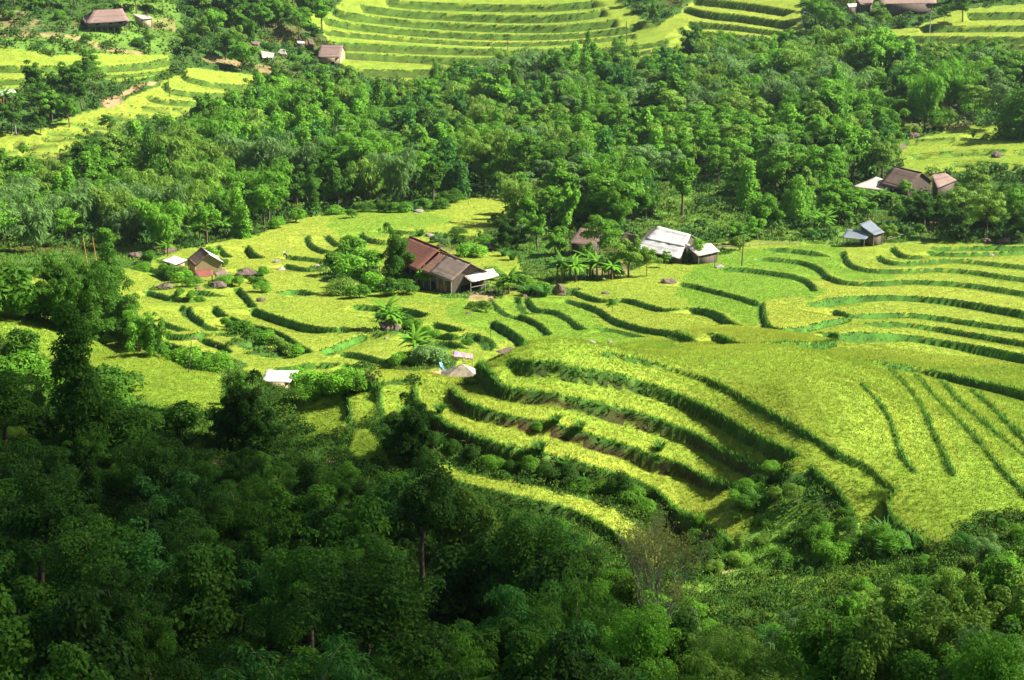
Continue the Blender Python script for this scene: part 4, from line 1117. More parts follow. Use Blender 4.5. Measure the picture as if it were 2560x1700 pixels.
for px, py, H, sh in [(835, 690, 3.2, 'mid green'), (870, 700, 3.4, 'bright green'), (905, 720, 3, 'mid green'), (850, 735, 2.6, 'olive green'), (940, 725, 3, 'bright green'), (895, 745, 2.2, 'mid green'), (970, 738, 2.4, 'deep green'), (870, 655, 4, 'mid green'), (920, 670, 3.6, 'bright green'), (1010, 735, 2.2, 'deep green'),
        (1180, 640, 3, 'bright green'), (1155, 615, 2, 'deep green'), (1090, 605, 1.6, 'grey-green'), (1120, 615, 1.8, 'grey-green'), (1145, 590, 1.7, 'deep green'), (1215, 610, 2, 'mid green'), (1290, 700, 2, 'bright green'), (1230, 700, 2.2, 'mid green'), (1330, 730, 2.0, 'bright green'), (1350, 738, 1.8, 'bright green'), (1310, 725, 2.0, 'mid green'),
        (440, 690, 2.2, 'mid green'), (460, 705, 2, 'bright green'), (425, 685, 2, 'mid green'), (500, 660, 2.0, 'bright green'), (520, 655, 2.2, 'bright green'), (480, 715, 1.6, 'mid green'), (560, 710, 1.4, 'bright green'), (600, 715, 1.6, 'bright green'), (640, 705, 1.6, 'mid green'), (655, 730, 1.6, 'mid green'), (555, 665, 1.4, 'deep green'), (375, 660, 2.2, 'deep green'), (355, 670, 1.6, 'mid green'), (655, 690, 1.4, 'bright green'),
        (480, 745, 1.2, 'mid green'), (500, 750, 1.1, 'mid green'), (450, 738, 1.2, 'mid green'), (590, 812, 1.8, 'deep green'), (615, 828, 2.0, 'mid green'), (640, 840, 2, 'deep green'), (665, 850, 2, 'mid green'), (690, 862, 1.8, 'olive green'), (715, 875, 1.8, 'olive green'), (740, 890, 1.6, 'mid green'), (565, 800, 1.3, 'mid green'),
        (455, 908, 2.2, 'bright green'), (480, 914, 2.4, 'bright green'), (510, 920, 2.4, 'mid green'), (540, 924, 2.4, 'bright green'), (565, 924, 1.8, 'bright green'), (430, 905, 1.6, 'olive green'),
        (745, 970, 2.4, 'bright green'), (775, 978, 2.4, 'mid green'), (805, 975, 2.2, 'bright green'), (840, 968, 2.0, 'mid green'), (870, 962, 1.9, 'bright green'), (900, 957, 1.7, 'mid green'), (770, 1000, 1.8, 'mid green'),
        (1072, 908, 2.6, 'grey-green'), (1055, 912, 2.0, 'grey-green'), (1030, 912, 1.6, 'mid green'), (1000, 915, 1.6, 'bright green'), (1190, 770, 1.4, 'olive green'), (1215, 775, 1.6, 'olive green'), (1005, 805, 1.6, 'deep green'), (1030, 815, 1.4, 'mid green'), (1060, 822, 1.4, 'mid green'), (1080, 828, 1.3, 'mid green'), (1170, 855, 1.0, 'deep green'),
        (1730, 640, 1.6, 'deep green'), (1720, 655, 1.8, 'deep green'), (1850, 625, 2.4, 'olive green'), (2030, 595, 1.6, 'bright green'), (2300, 590, 1.8, 'mid green'), (90, 795, 3.4, 'deep green'), (60, 800, 2.6, 'mid green'), (115, 800, 3, 'deep green'), (10, 760, 5, 'mid green'), (-10, 790, 5, 'deep green'),
        (45, 900, 3.0, 'deep green'), (20, 960, 3.6, 'mid green'), (75, 980, 3.2, 'mid green'), (30, 1040, 3.2, 'olive green'), (110, 1010, 3, 'mid green'), (280, 980, 3.2, 'deep green'), (270, 1050, 3.6, 'mid green'), (455, 1090, 2.8, 'deep green'), (300, 1110, 3.5, 'deep green'), (95, 1080, 3, 'dark green'),
        (700, 240, 4, 'mid green'), (880, 545, 1.6, 'mid green'), (1000, 530, 2.4, 'mid green'), (960, 530, 2.2, 'deep green'), (915, 528, 2.0, 'deep green'), (1100, 520, 2.6, 'deep green'), (1130, 505, 2.6, 'deep green'), (1060, 525, 2.2, 'mid green'), (740, 555, 2.4, 'mid green'), (690, 570, 2.4, 'mid green'), (840, 535, 2.2, 'mid green')]:
    P('shrub', px, py, H * 1.0, sh, 'shrub', 'shrub', 'shrubs round the farms and fields', wide=1.1 + .3 * rng.random())
for px, py, H, p_ in [(968, 820, 4.6, 0), (975, 826, 4.0, 2), (1035, 902, 4.2, 0), (1272, 735, 4.2, 1), (1258, 738, 3.6, 0), (1405, 705, 4.8, 1), (1425, 700, 4.8, 0), (1440, 705, 5.0, 2), (1475, 695, 4.8, 1), (1492, 698, 4.4, 0), (1530, 700, 4.2, 2), (2035, 575, 4.6, 1), (2060, 585, 4.8, 0), (2090, 560, 4.6, 2), (2135, 545, 4.2, 1),
        (2200, 515, 4.2, 0), (2150, 525, 4.2, 2), (15, 262, 5, 0), (45, 275, 5, 1), (2085, 68, 5.5, 0), (2100, 72, 5.0, 1), (500, 600, 4.5, 0), (520, 595, 4.2, 1), (420, 640, 3.6, 2), (1995, 500, 4, 1), (560, 585, 4, 2), (2235, 455, 4.0, 1), (600, 590, 4, 0), (1110, 700, 2, 2)]:
    P('banana', px, py, H, 'mid green' if p_ != 1 else 'deep green', 'banana_plant', 'banana plant', 'banana plants', proto=p_)
# bushes hanging on the tall bank over the lowest terrace
for px, py, H in [(1180, 1110, 1.2), (1230, 1120, 1.3), (1285, 1130, 1.2), (1330, 1150, 1.6), (1370, 1160, 1.8), (1410, 1165, 1.8), (1445, 1180, 1.4), (1520, 1195, 1.8), (1545, 1215, 2), (1575, 1230, 2), (1610, 1250, 1.8), (1640, 1270, 1.6), (1130, 1095, 1.2), (1030, 1040, 1.6), (1000, 1030, 1.8), (1020, 1075, 2.2), (1050, 1090, 1.8), (1080, 1100, 1.4),
        (1345, 1048, .9), (1900, 1190, 1.6), (1880, 1215, 1.5), (1930, 1165, 1.2), (1860, 1240, 1.5), (1740, 1330, 1.4), (1770, 1350, 1.5), (1800, 1370, 1.6), (1760, 1400, 1.5), (1880, 1270, 1.4), (2040, 1330, 1.6), (2060, 1360, 1.8), (2085, 1400, 2.2), (2200, 1350, 1.8), (2240, 1370, 1.8)]:
    P('nearbush', px, py, H, ('deep green', 'dark green', 'mid green')[int(rng.integers(3))], 'bank_bush', 'bank bush', 'bushes on the front terrace banks')
# grass tussocks arching over the banks
TUS = [clumpgrass(1), clumpgrass(2, H=1.3)]
for i_, (px, py, H) in enumerate([(1350, 1120, 1), (1420, 1145, 1.2), (1470, 1170, 1.3), (1560, 1190, 1.3), (1590, 1215, 1.3), (1180, 1100, 1), (1450, 1060, .8), (1650, 1110, .9), (1390, 1040, .8), (1100, 1010, .9), (1900, 1230, 1.2), (1880, 1250, 1), (2220, 1330, 1.5), (2250, 1345, 1.5), (2280, 1360, 1.4), (2230, 1360, 1.3), (1340, 735, 1.6), (1320, 738, 1.6), (1360, 742, 1.5), (1050, 590, 1.4), (1110, 600, 1.2), (1260, 640, 1.5), (1280, 650, 1.4), (1090, 1080, 1.2), (1040, 1030, 1.2), (1020, 1010, 1.2), (1625, 1260, 1.2)]):
    x, y = W(px, py); o = link('grass_tussock', TUS[i_ % 2], None, (x, y, float(ground_z(x, y)[0]) - .05))
    o.scale = (H, H, H); o.rotation_euler = (0, 0, i_ * 1.1); o.color = (.08, .22, .03, 1); o['group'] = 'tall grass tussocks'
    PLANTS.append((o, 'grass tussock', 'bright green', H, 'grass'))

# the half-bare tree in the middle foreground
def bare_tree():
    r = np.random.default_rng(5); parts = []; tips = []
    def grow(p, d, ln, rad, lev):
        q = p + d * ln
        parts.append(tube([p, (p + q) / 2 + r.normal(size=3) * .04 * ln, q], [rad, rad * .85, rad * .65], 5 if lev < 2 else 4))
        if lev >= 3: tips.append(q)
        if lev == 5: return
        for k in range(3 if lev < 4 else 2):
            nd = d + r.normal(size=3) * .24; nd[2] = abs(nd[2]) + .3; nd /= np.linalg.norm(nd)
            grow(p + d * ln * (.6 + .4 * r.random()), nd, ln * (.62 + .2 * r.random()), rad * .6, lev + 1)
    for a in (0, 1, 2, 3):
        d = np.array([.24 * math.cos(a * 1.7), .24 * math.sin(a * 1.7), 1]); grow(np.array([.1 * a - .15, 0, -.5]), d / np.linalg.norm(d), 3.4, .075, 0)
    b = [(t[0], t[1], t[2], .22, .2) for t in tips]
    V = leaf_cloud(b, 5200, .12, .065, .3, 3)
    x, y = W(1640, 1640)
    root = empty('bare_tree', (x, y, float(ground_z(x, y)[0])))
    link('branches', np_mesh('branches', *join(parts), mat_plain("pale bark", (.30, .30, .17), .8, .3, 8), smooth=True), root)
    o = link('leaves', leafmesh('leaves', V, M_LEAF), root); o.color = (.24, .27, .05, 1)
    root.scale = (1.12, 1.12, 1.08)
    tag(root, "half-bare brown tree with thin pale branches rising before the lowest terrace", "tree")
bare_tree()

# ------------------------------------------------------------------ undergrowth that nobody could count
def undergrowth(name, label, region, dens, sz, n_leaf, L, Wd, colA, cap, seed):
    X, Y = scatter_polar(region[0], region[1], dens)
    Z, bank, earth, up, crop, ripe = surface(X, Y)
    mead = np.zeros(len(X), bool)
    for Pm in MEADOW: mead |= in_poly(X, Y, Pm)
    for Pm, k in DIRT: mead |= in_poly(X, Y, Pm)
    k = (crop < .5) & (bank < .5) & visible(X, Y, Z, 300) & ~(mead & (rng.random(len(X)) < .5))
    for c in SITES: k &= np.hypot(X - c[0], Y - c[1]) > c[2] * .8
    for P_ in [q for _, q in RICE]: k &= ~in_poly(X, Y, P_)
    X, Y, Z = X[k][:cap], Y[k][:cap], Z[k][:cap]
    pr = [leaf_cloud([(0, 0, .25, .5, .4), (.3, .2, .2, .35, .3), (-.3, .1, .2, .35, .3)], n_leaf, L, Wd, .3, seed + j) for j in range(5)]
    out = []; cols = []
    r = np.random.default_rng(seed)
    for j in range(5):
        m = np.arange(len(X)) % 5 == j
        s = sz * (.6 + .9 * r.random(m.sum())); a = r.random(m.sum()) * 6.28
        v = pr[j]; ca, sa = np.cos(a)[:, None], np.sin(a)[:, None]
        q = np.stack([(v[None, :, 0] * ca - v[None, :, 1] * sa) * s[:, None] + X[m][:, None], (v[None, :, 0] * sa + v[None, :, 1] * ca) * s[:, None] + Y[m][:, None], v[None, :, 2] * s[:, None] + Z[m][:, None]], -1)
        out.append(q.reshape(-1, 3))
        c = np.array(colA) * (.7 + .6 * r.random(m.sum()))[:, None]
        c = c + np.array([.05, .04, 0]) * (r.random(m.sum())[:, None] ** 3)
        cols.append(np.repeat(c, len(v), 0))
    V = np.vstack(out)
    me = np_mesh(name, V, np.arange(len(V)).reshape(-1, 4), M_GRASS, cols=np.vstack(cols))
    tag(link(name, me), label, kind="stuff")
undergrowth("undergrowth", "low leafy undergrowth covering the near slopes", (88, 215), .9, 1.0, 90, .16, .1, (.035, .095, .014), 5200, 1)
undergrowth("undergrowth", "low green undergrowth on the forest floor of the valley", (330, 700), .12, 2.4, 60, .24, .16, (.05, .13, .025), 6500, 2)

# ------------------------------------------------------------------ buildings
def gz(x, y): return float(ground_z(x, y)[0])
def plane_pt(px, py, z):
    d = rays(px, py); t = (z - CAMZ) / d[2]
    return np.array([d[0] * t, d[1] * t, z])

def mat_roof(name, col, rows=.35, col2=None, rust=None, rough=.75, corr=.12):
    """roof sheet or tiles: ribs run down the slope (object X along the ridge, UV-free), weathering patches"""
    b = NB(name)
    tc = b.n("ShaderNodeTexCoord"); sp = b.n("ShaderNodeSeparateXYZ"); b.l(tc.outputs["Object"], sp.inputs[0])
    no = b.n("ShaderNodeTexNoise"); no.inputs["Scale"].default_value = .9; no.inputs["Detail"].default_value = 7; no.inputs["Roughness"].default_value = .7
    b.l(tc.outputs["Object"], no.inputs["Vector"])
    mr = b.n("ShaderNodeMapRange"); mr.inputs[1].default_value = .45; mr.inputs[2].default_value = .68; b.l(no.outputs[0], mr.inputs[0])
    mx = b.n("ShaderNodeMix", data_type='RGBA'); mx.inputs[6].default_value = (*col, 1); mx.inputs[7].default_value = (*(col2 or tuple(c * .7 for c in col)), 1)
    b.l(mr.outputs[0], mx.inputs[0]); src = mx.outputs[2]
    # sheet rows across the slope
    m1 = b.n("ShaderNodeMath", operation='PINGPONG'); m1.inputs[1].default_value = rows; b.l(sp.outputs[2], m1.inputs[0])
    m2 = b.n("ShaderNodeMath", operation='LESS_THAN'); m2.inputs[1].default_value = rows * .12; b.l(m1.outputs[0], m2.inputs[0])
    m3 = b.n("ShaderNodeMath", operation='MULTIPLY_ADD'); m3.inputs[1].default_value = -.25; m3.inputs[2].default_value = 1; b.l(m2.outputs[0], m3.inputs[0])
    vm = b.n("ShaderNodeVectorMath", operation='SCALE'); b.l(src, vm.inputs[0]); b.l(m3.outputs[0], vm.inputs["Scale"])
    b.l(vm.outputs[0], b.b.inputs["Base Color"])
    wv = b.n("ShaderNodeMath", operation='SINE'); ml = b.n("ShaderNodeMath", operation='MULTIPLY'); ml.inputs[1].default_value = 6.28 / corr
    b.l(sp.outputs[0], ml.inputs[0]); b.l(ml.outputs[0], wv.inputs[0])
    bu = b.n("ShaderNodeBump"); bu.inputs["Strength"].default_value = .5; bu.inputs["Distance"].default_value = .05
    b.l(wv.outputs[0], bu.inputs["Height"]); b.l(bu.outputs[0], b.b.inputs["Normal"])
    b.b.inputs["Roughness"].default_value = rough; b.b.inputs["Specular IOR Level"].default_value = .3
    return b.m

def mat_boards(name, col, col2, sc=2.5):
    b = NB(name)
    tc = b.n("ShaderNodeTexCoord")
    mp = b.n("ShaderNodeMapping"); mp.inputs["Scale"].default_value = (sc * 2, sc * 2, .25); b.l(tc.outputs["Object"], mp.inputs[0])
    no = b.n("ShaderNodeTexNoise"); no.inputs["Scale"].default_value = 1.6; no.inputs["Detail"].default_value = 4; b.l(mp.outputs[0], no.inputs["Vector"])
    mr = b.n("ShaderNodeMapRange"); mr.inputs[1].default_value = .35; mr.inputs[2].default_value = .65; b.l(no.outputs[0], mr.inputs[0])
    mx = b.n("ShaderNodeMix", data_type='RGBA'); mx.inputs[6].default_value = (*col, 1); mx.inputs[7].default_value = (*col2, 1)
    b.l(mr.outputs[0], mx.inputs[0]); b.l(mx.outputs[2], b.b.inputs["Base Color"]); b.b.inputs["Roughness"].default_value = .85
    return b.m

def mat_patch():
    """old brown sheets patched with bright new ones"""
    b = NB("patched sheets"); tc = b.n("ShaderNodeTexCoord")
    mp = b.n("ShaderNodeMapping"); mp.inputs["Scale"].default_value = (1, 1, 0); b.l(tc.outputs["Object"], mp.inputs[0])
    br = b.n("ShaderNodeTexBrick"); br.inputs["Scale"].default_value = .85; br.inputs["Mortar Size"].default_value = .035; br.inputs["Bias"].default_value = -.1
    br.inputs["Color1"].default_value = (.24, .16, .12, 1); br.inputs["Color2"].default_value = (.34, .25, .2, 1); br.inputs["Mortar"].default_value = (.8, .78, .72, 1)
    b.l(mp.outputs[0], br.inputs["Vector"])
    no = b.n("ShaderNodeTexVoronoi"); no.inputs["Scale"].default_value = .75; no.distance = 'CHEBYCHEV'; b.l(mp.outputs[0], no.inputs["Vector"])
    sp = b.n("ShaderNodeSeparateColor"); b.l(no.outputs["Color"], sp.inputs[0])
    gt = b.n("ShaderNodeMath", operation='GREATER_THAN'); gt.inputs[1].default_value = .74; b.l(sp.outputs[0], gt.inputs[0])
    mx = b.n("ShaderNodeMix", data_type='RGBA'); b.l(gt.outputs[0], mx.inputs[0]); b.l(br.outputs[0], mx.inputs[6]); mx.inputs[7].default_value = (.82, .80, .76, 1)
    b.l(mx.outputs[2], b.b.inputs["Base Color"]); b.b.inputs["Roughness"].default_value = .6
    return b.m

MR = {'tile': mat_roof("old red-brown tiles", (.245, .095, .062), .16, (.16, .068, .048), corr=.22), 'brick': mat_roof("orange-brown tiles", (.30, .15, .10), .16, (.22, .11, .07), corr=.22),
      'sheet': mat_roof("weathered brown-grey sheet", (.30, .22, .17), .8, (.22, .15, .115)), 'dark': mat_roof("dark brown roof", (.20, .125, .09), .7, (.13, .085, .065)),
      'white': mat_roof("sun-bleached white sheet", (.70, .68, .64), .9, (.42, .38, .34), rough=.6), 'pale': mat_roof("pale fibre sheet", (.62, .52, .43), .8, (.48, .38, .31)), 'rust': mat_roof("rusty red sheet", (.27, .085, .055), .8, (.18, .08, .06)),
      'blue': mat_roof("blue-grey sheet", (.19, .23, .27), .6, (.27, .26, .24), rough=.4), 'thatch': mat_plain("grey thatch", (.30, .25, .18), .95, .3, 3, bump=.6), 'pink': mat_roof("faded red-brown roof", (.30, .195, .155), .8, (.22, .145, .115)), 'patch': mat_patch()}
MW = {'dark': mat_boards("dark weathered boards", (.075, .055, .04), (.13, .10, .07)), 'tan': mat_boards("tan bamboo wattle", (.42, .28, .12), (.32, .22, .10)), 'grey': mat_boards("grey-green boards", (.16, .16, .11), (.23, .21, .15)),
      'orange': mat_boards("orange-brown boards", (.42, .20, .07), (.30, .13, .05)), 'blue': mat_boards("dark blue-grey boards", (.12, .13, .16), (.17, .16, .17)), 'hole': mat_plain("dark inside", (.012, .011, .010), .95, .1), 'post': mat_plain("grey post wood", (.34, .30, .20), .85, .3, 4),  # blue: dark blue-grey boards of the stilt house
      'pale': mat_boards("pale wattle", (.50, .40, .24), (.40, .30, .16))}

def box_mesh(name, sx, sy, sz, mat, cx=0, cy=0, cz=0, bev=.02):
    V = []
    for z in (-1, 1):
        for x, y in ((-1, -1), (1, -1), (1, 1), (-1, 1)): V.append((cx + x * sx / 2, cy + y * sy / 2, cz + z * sz / 2))
    F = np.array([[0, 3, 2, 1], [4, 5, 6, 7], [0, 1, 5, 4], [1, 2, 6, 5], [2, 3, 7, 6], [3, 0, 4, 7]])
    return np_mesh(name, np.array(V), F, mat)

def slab(name, pts, th, mat, n=8, sag=.06, seed=0):
    """a roof sheet with thickness through 4 corner points, faintly uneven"""
    p = [np.array(q, float) for q in pts]; V = []
    r = np.random.default_rng(seed + 17)
    nrm = np.cross(p[1] - p[0], p[3] - p[0]); nrm /= np.linalg.norm(nrm)
    if nrm[2] < 0: nrm = -nrm
    un = r.normal(size=(n + 1, n + 1)) * sag * .35
    for i in range(n + 1):
        for j in range(n + 1):
            s, t = i / n, j / n
            q = (p[0] * (1 - s) + p[1] * s) * (1 - t) + (p[3] * (1 - s) + p[2] * s) * t
            V.append(q + np.array([0, 0, -sag * math.sin(math.pi * s) * .5 - sag * math.sin(math.pi * t)]) + nrm * un[i, j])
    V = np.array(V); m = len(V); V = np.vstack([V, V - nrm * th])
    F = []
    for i in range(n):
        for j in range(n):
            a = i * (n + 1) + j; F.append([a, a + n + 1, a + n + 2, a + 1]); F.append([a + m, a + 1 + m, a + n + 2 + m, a + n + 1 + m])
    def rim(seq):
        for a, b in zip(seq[:-1], seq[1:]): F.append([a, b, b + m, a + m])
    rim([j for j in range(n + 1)]); rim([n * (n + 1) + j for j in range(n + 1)][::-1]); rim([i * (n + 1) for i in range(n + 1)][::-1]); rim([i * (n + 1) + n for i in range(n + 1)])
    return np_mesh(name, V, np.array(F), mat)

def frame_from_ridge(A, B, Hr, base):
    bx, by = W(*base); g = gz(bx, by); a = plane_pt(*A, g + Hr); b = plane_pt(*B, g + Hr)
    c = (a + b) / 2; v = b - a; L = float(np.hypot(v[0], v[1])); yaw = math.atan2(v[1], v[0])
    return c[0], c[1], g, L, yaw

def post_mesh(name, h, r, x, y, z0=0, mat=None, lean=(0, 0)):
    return np_mesh(name, *tube([(x, y, z0), (x + lean[0] * .5, y + lean[1] * .5, z0 + h / 2), (x + lean[0], y + lean[1], z0 + h)], [r, r * .95, r * .9], 7), mat or MW['post'])

def gable_walls(root, x0, x1, w, he, hr, zb, mat, ends=(1, 1)):
    """side walls and gable walls, each a mesh of its own"""
    hw = w / 2; t = .08
    for s in (-1, 1):
        link('wall', box_mesh('wall', x1 - x0, t, he - zb, mat, (x0 + x1) / 2, s * hw, (he + zb) / 2), root)
    for k, xe in enumerate((x0, x1)):
        if not ends[k]: continue
        o = xe + (t if k == 0 else -t); hi = hw - .045
        V = [(xe, -hi, zb), (xe, hi, zb), (xe, hi, he), (xe, 0, hr - .12), (xe, -hi, he), (o, -hi, zb), (o, hi, zb), (o, hi, he), (o, 0, hr - .12), (o, -hi, he)]
        me = bpy.data.meshes.new('gable_wall'); me.from_pydata(V, [], [(0, 1, 2, 3, 4), (9, 8, 7, 6, 5), (0, 5, 6, 1), (1, 6, 7, 2), (2, 7, 8, 3), (3, 8, 9, 4), (4, 9, 5, 0)]); me.materials.append(mat)
        link('gable_wall', me, root)

def gable_roof(root, x0, x1, w, he, hr, mat, mat2=None, ov=.45, name='roof', seed=0):
    hw = w / 2; k = (hr - he) / hw; ye = hw + ov; ze = he - k * ov
    r = link(name, slab('roof_sheet', [(x0, -ye, ze), (x1, -ye, ze), (x1, 0, hr), (x0, 0, hr)], .07, mat, seed=seed), root)
    link('roof', slab('roof_sheet', [(x1, ye, ze), (x0, ye, ze), (x0, -.02, hr - .012), (x1, -.02, hr - .012)], .07, mat2 or mat, seed=seed + 1), root)
    link('ridge_cap', np_mesh('ridge_cap', *tube([(x0, 0, hr + .02), ((x0 + x1) / 2, 0, hr - .02), (x1, 0, hr + .02)], [.09] * 3, 6), mat), r)
    # rafter ends under the eaves
    for s in (-1, 1):
        for xx in (x0 + .06, x1 - .06):
            link('verge_board', np_mesh('verge_board', *tube([(xx, s * ye, ze - .11), (xx, s * .05, hr - .13)], [.05, .05], 4), MW['dark']), root)

# the long farmhouse in the middle
cx, cy, g, L, yaw = frame_from_ridge((1025, 599), (1174, 658), 4.7, (1140, 729))
T = empty('long_farmhouse', (cx, cy, g), yaw)
tag(T, "long timber farmhouse with red-brown tiled roof and grey sheet roof at the near end", "farmhouse")
h2 = L / 2; spl = h2 - 5.6; sp2 = spl - 2.0
gable_walls(T, -h2 + .8, h2 - .5, 6.2, 2.9, 4.6, -1.6, MW['dark'])
gable_roof(T, -h2, sp2 + .1, 7.4, 2.95, 5.25, MR['tile'], ov=.8, seed=1)
gable_roof(T, sp2 + .1, spl + .15, 6.6, 2.85, 4.72, MR['brick'], ov=.7, name='roof', seed=3)
gable_roof(T, spl, h2 + .25, 6.4, 2.9, 4.76, MR['sheet'], ov=.55, name='roof', seed=5)
V = [(-h2, -4.5, 2.45), (-h2 - 1.6, -3.4, 2.3), (-h2 - 1.6, 3.4, 2.3), (-h2, 4.5, 2.45), (-h2 + .1, 0, 4.6)]
link('hip_roof', np_mesh('hip_roof', np.array([V[0], V[1], V[4], V[1], V[2], V[4], V[2], V[3], V[4]]), np.arange(9).reshape(3, 3), MR['dark']), T)
for xx in np.linspace(-h2 + 1, h2 - .4, 9): link('post', post_mesh('post', 4.3, .1, xx, -3.22, -1.5), T)
for xx in (h2 - 3.8, h2 - 2.9, h2 - 1.9): link('board', box_mesh('board', .72, .05, 2.0, MW['orange'], xx, -3.2, .35), T)
d_ = link('doorway', box_mesh('doorway', 1.3, .05, 2.1, MW['hole'], h2 - 5.2, -3.17, .1), T)
link('doorway', box_mesh('doorway', .05, 3.4, 2.0, MW['hole'], h2 - .46, .3, .2), T)
link('window', box_mesh('window', 1.2, .04, .8, MW['grey'], h2 - 7.6, -3.17, 1.6), T)
# lean-to of patched sheets at the gable end
q = [plane_pt(1150, 682, g + 2.95), plane_pt(1233, 672, g + 2.95), plane_pt(1250, 690, g + 2.2), plane_pt(1178, 705, g + 2.2)]
inv = T.matrix_world.copy(); Mi = (Matrix.Translation((cx, cy, g)) @ Matrix.Rotation(yaw, 4, 'Z')).inverted()
ql = [np.array(Mi @ Vector(p)) for p in q]
link('lean_to_roof', slab('lean_to_roof', ql, .06, MR['patch'], seed=9), T)
for p in (ql[2], ql[3], (ql[2] + ql[3]) / 2): link('post', post_mesh('post', 2.9, .08, p[0] - .15 * np.sign(p[0]), p[1], -.8), T)
link('railing', np_mesh('railing', *tube([tuple(ql[3] - [0.1, 0, .9]), tuple(ql[2] - [.1, 0, .9])], [.05, .05], 5), MW['post']), T)

def simple_house(name, label, cat, A, B, base, Hr, He, Wd, roof, wall, roof2=None, ov=.4, zb=-1.0, hole=None, stilts=0, seed=0, ext=(0, 0), door=True):
    cx, cy, g, L, yaw = frame_from_ridge(A, B, Hr, base)
    T = empty(name, (cx, cy, g), yaw); tag(T, label, cat)
    x0, x1 = -L / 2 - ext[0], L / 2 + ext[1]
    z0 = stilts if stilts else zb
    gable_walls(T, x0 + .35, x1 - .35, Wd, He, Hr - .02, z0, wall)
    gable_roof(T, x0, x1, Wd, He + .03, Hr, roof, roof2, ov, seed=seed)
    if door: link('door', box_mesh('door', .9, .05, min(1.9, He - z0 - .2), MW['hole'], x1 * .3, -Wd / 2 - .06, z0 + min(1.9, He - z0 - .2) / 2 + .05), T)
    if stilts:
        link('floor', box_mesh('floor', x1 - x0 - .3, Wd + .3, .15, MW['dark'], 0, 0, stilts - .08), T)
        for xx in np.linspace(x0 + .5, x1 - .5, 5):
            for yy in (-Wd / 2 + .1, 0, Wd / 2 - .1): link('post', post_mesh('post', stilts + 1.0, .12, xx, yy, -1.0), T)
    else:
        for xx in (x0 + .3, x1 - .3):
            link('post', post_mesh('post', He - zb - .1, .09, xx, -Wd / 2 - .16, zb), T)
    return T, x0, x1

# the farm with the white roof
def slab_thing(name, label, cat, px4, hs, base, mat, posts=True, wall=None, zb=-.8, seed=0, hole=False):
    bx, by = W(*base); g = gz(bx, by)
    P4 = [plane_pt(px4[i][0], px4[i][1], g + hs[i]) for i in range(4)]
    c = sum(P4) / 4; T = empty(name, (c[0], c[1], g)); tag(T, label, cat)
    Pl = [p - np.array([c[0], c[1], g]) for p in P4]
    link('roof', slab('roof_sheet', Pl, .06, mat, seed=seed), T)
    ins = [np.array([p[0] * .86, p[1] * .86, p[2]]) for p in Pl]
    if posts:
        for p in ins: link('post', post_mesh('post', p[2] - zb - .08, .07, p[0], p[1], zb), T)
    if wall:
        ins2 = [np.array([p[0] * .8, p[1] * .8, p[2] * .93]) for p in Pl]
        for i in range(4):
            a, b = ins2[i], ins2[(i + 1) % 4]; n_ = np.cross(b - a, [0, 0, 1]); n_ = n_ / (np.linalg.norm(n_) + 1e-9) * .03
            V = np.array([a * [1, 1, 0] + [0, 0, zb], b * [1, 1, 0] + [0, 0, zb], b, a]); V = np.vstack([V + n_, V - n_])
            link('wall', np_mesh('wall', V, np.array([[0, 1, 2, 3], [7, 6, 5, 4], [0, 4, 5, 1], [1, 5, 6, 2], [2, 6, 7, 3], [3, 7, 4, 0]]), wall), T)
    return T
T = slab_thing('white_roofed_house', "house with a wide bleached white roof behind trees, right of the centre", "house", [(1645, 565), (1727, 586), (1713, 617), (1612, 596)], [3.9, 3.9, 2.5, 2.5], (1690, 660), MR['white'], posts=False, seed=20)
c_ = np.array(T.location); g = c_[2]
lo4 = [plane_pt(1612, 595, g + 2.52), plane_pt(1713, 616, g + 2.52), plane_pt(1699, 647, g + 1.1), plane_pt(1582, 620, g + 1.1)]
link('roof', slab('roof_sheet', [p - c_ for p in lo4], .06, MR['white'], seed=22), T)
bk4 = [plane_pt(1645, 565, g + 3.88), plane_pt(1727, 586, g + 3.88)]
u_ = (lo4[2] - plane_pt(1727, 586, g + 3.9)); u_[2] = 0
b4 = [bk4[0] - u_ + [0, 0, -2.4], bk4[1] - u_ + [0, 0, -2.4], bk4[1], bk4[0]]
link('roof', slab('roof_sheet', [p - c_ for p in b4], .06, MR['white'], seed=23), T)
lo = [(lo4[3] + u_ * -.15) - c_, (lo4[2] + u_ * -.15) - c_, (b4[1] + u_ * .12) - c_, (b4[0] + u_ * .12) - c_]
for i in range(4):
    p_, q_ = lo[i] * .96, lo[(i + 1) % 4] * .96; n_ = np.cross(q_ - p_, [0, 0, 1]); n_ = n_ / np.linalg.norm(n_) * .04
    top = [(p_, 1.15), (q_, 1.15)] if i != 1 and i != 3 else [(p_, 1.15), ((p_ + q_) / 2, 3.5), (q_, 1.3)]
    V = [p_ * [1, 1, 0] + [0, 0, -.8], q_ * [1, 1, 0] + [0, 0, -.8]] + [t[0] * [1, 1, 0] + [0, 0, t[1]] for t in reversed(top)]
    k = len(V); V = [v + n_ for v in V] + [v - n_ for v in V]
    me = bpy.data.meshes.new('wall'); me.from_pydata([tuple(v) for v in V], [], [tuple(range(k)), tuple(range(2 * k - 1, k - 1, -1))] + [(j, j + k, (j + 1) % k + k, (j + 1) % k) for j in range(k)]); me.materials.append(MW['dark'])
    link('wall', me, T)
slab_thing('lean_to_shed', "grey-brown lean-to roof joined to the right side of the white-roofed house", "shed", [(1712, 610), (1778, 608), (1800, 628), (1745, 640)], [3.0, 3.0, 2.0, 2.0], (1770, 655), MR['pale'], wall=MW['dark'], seed=31)
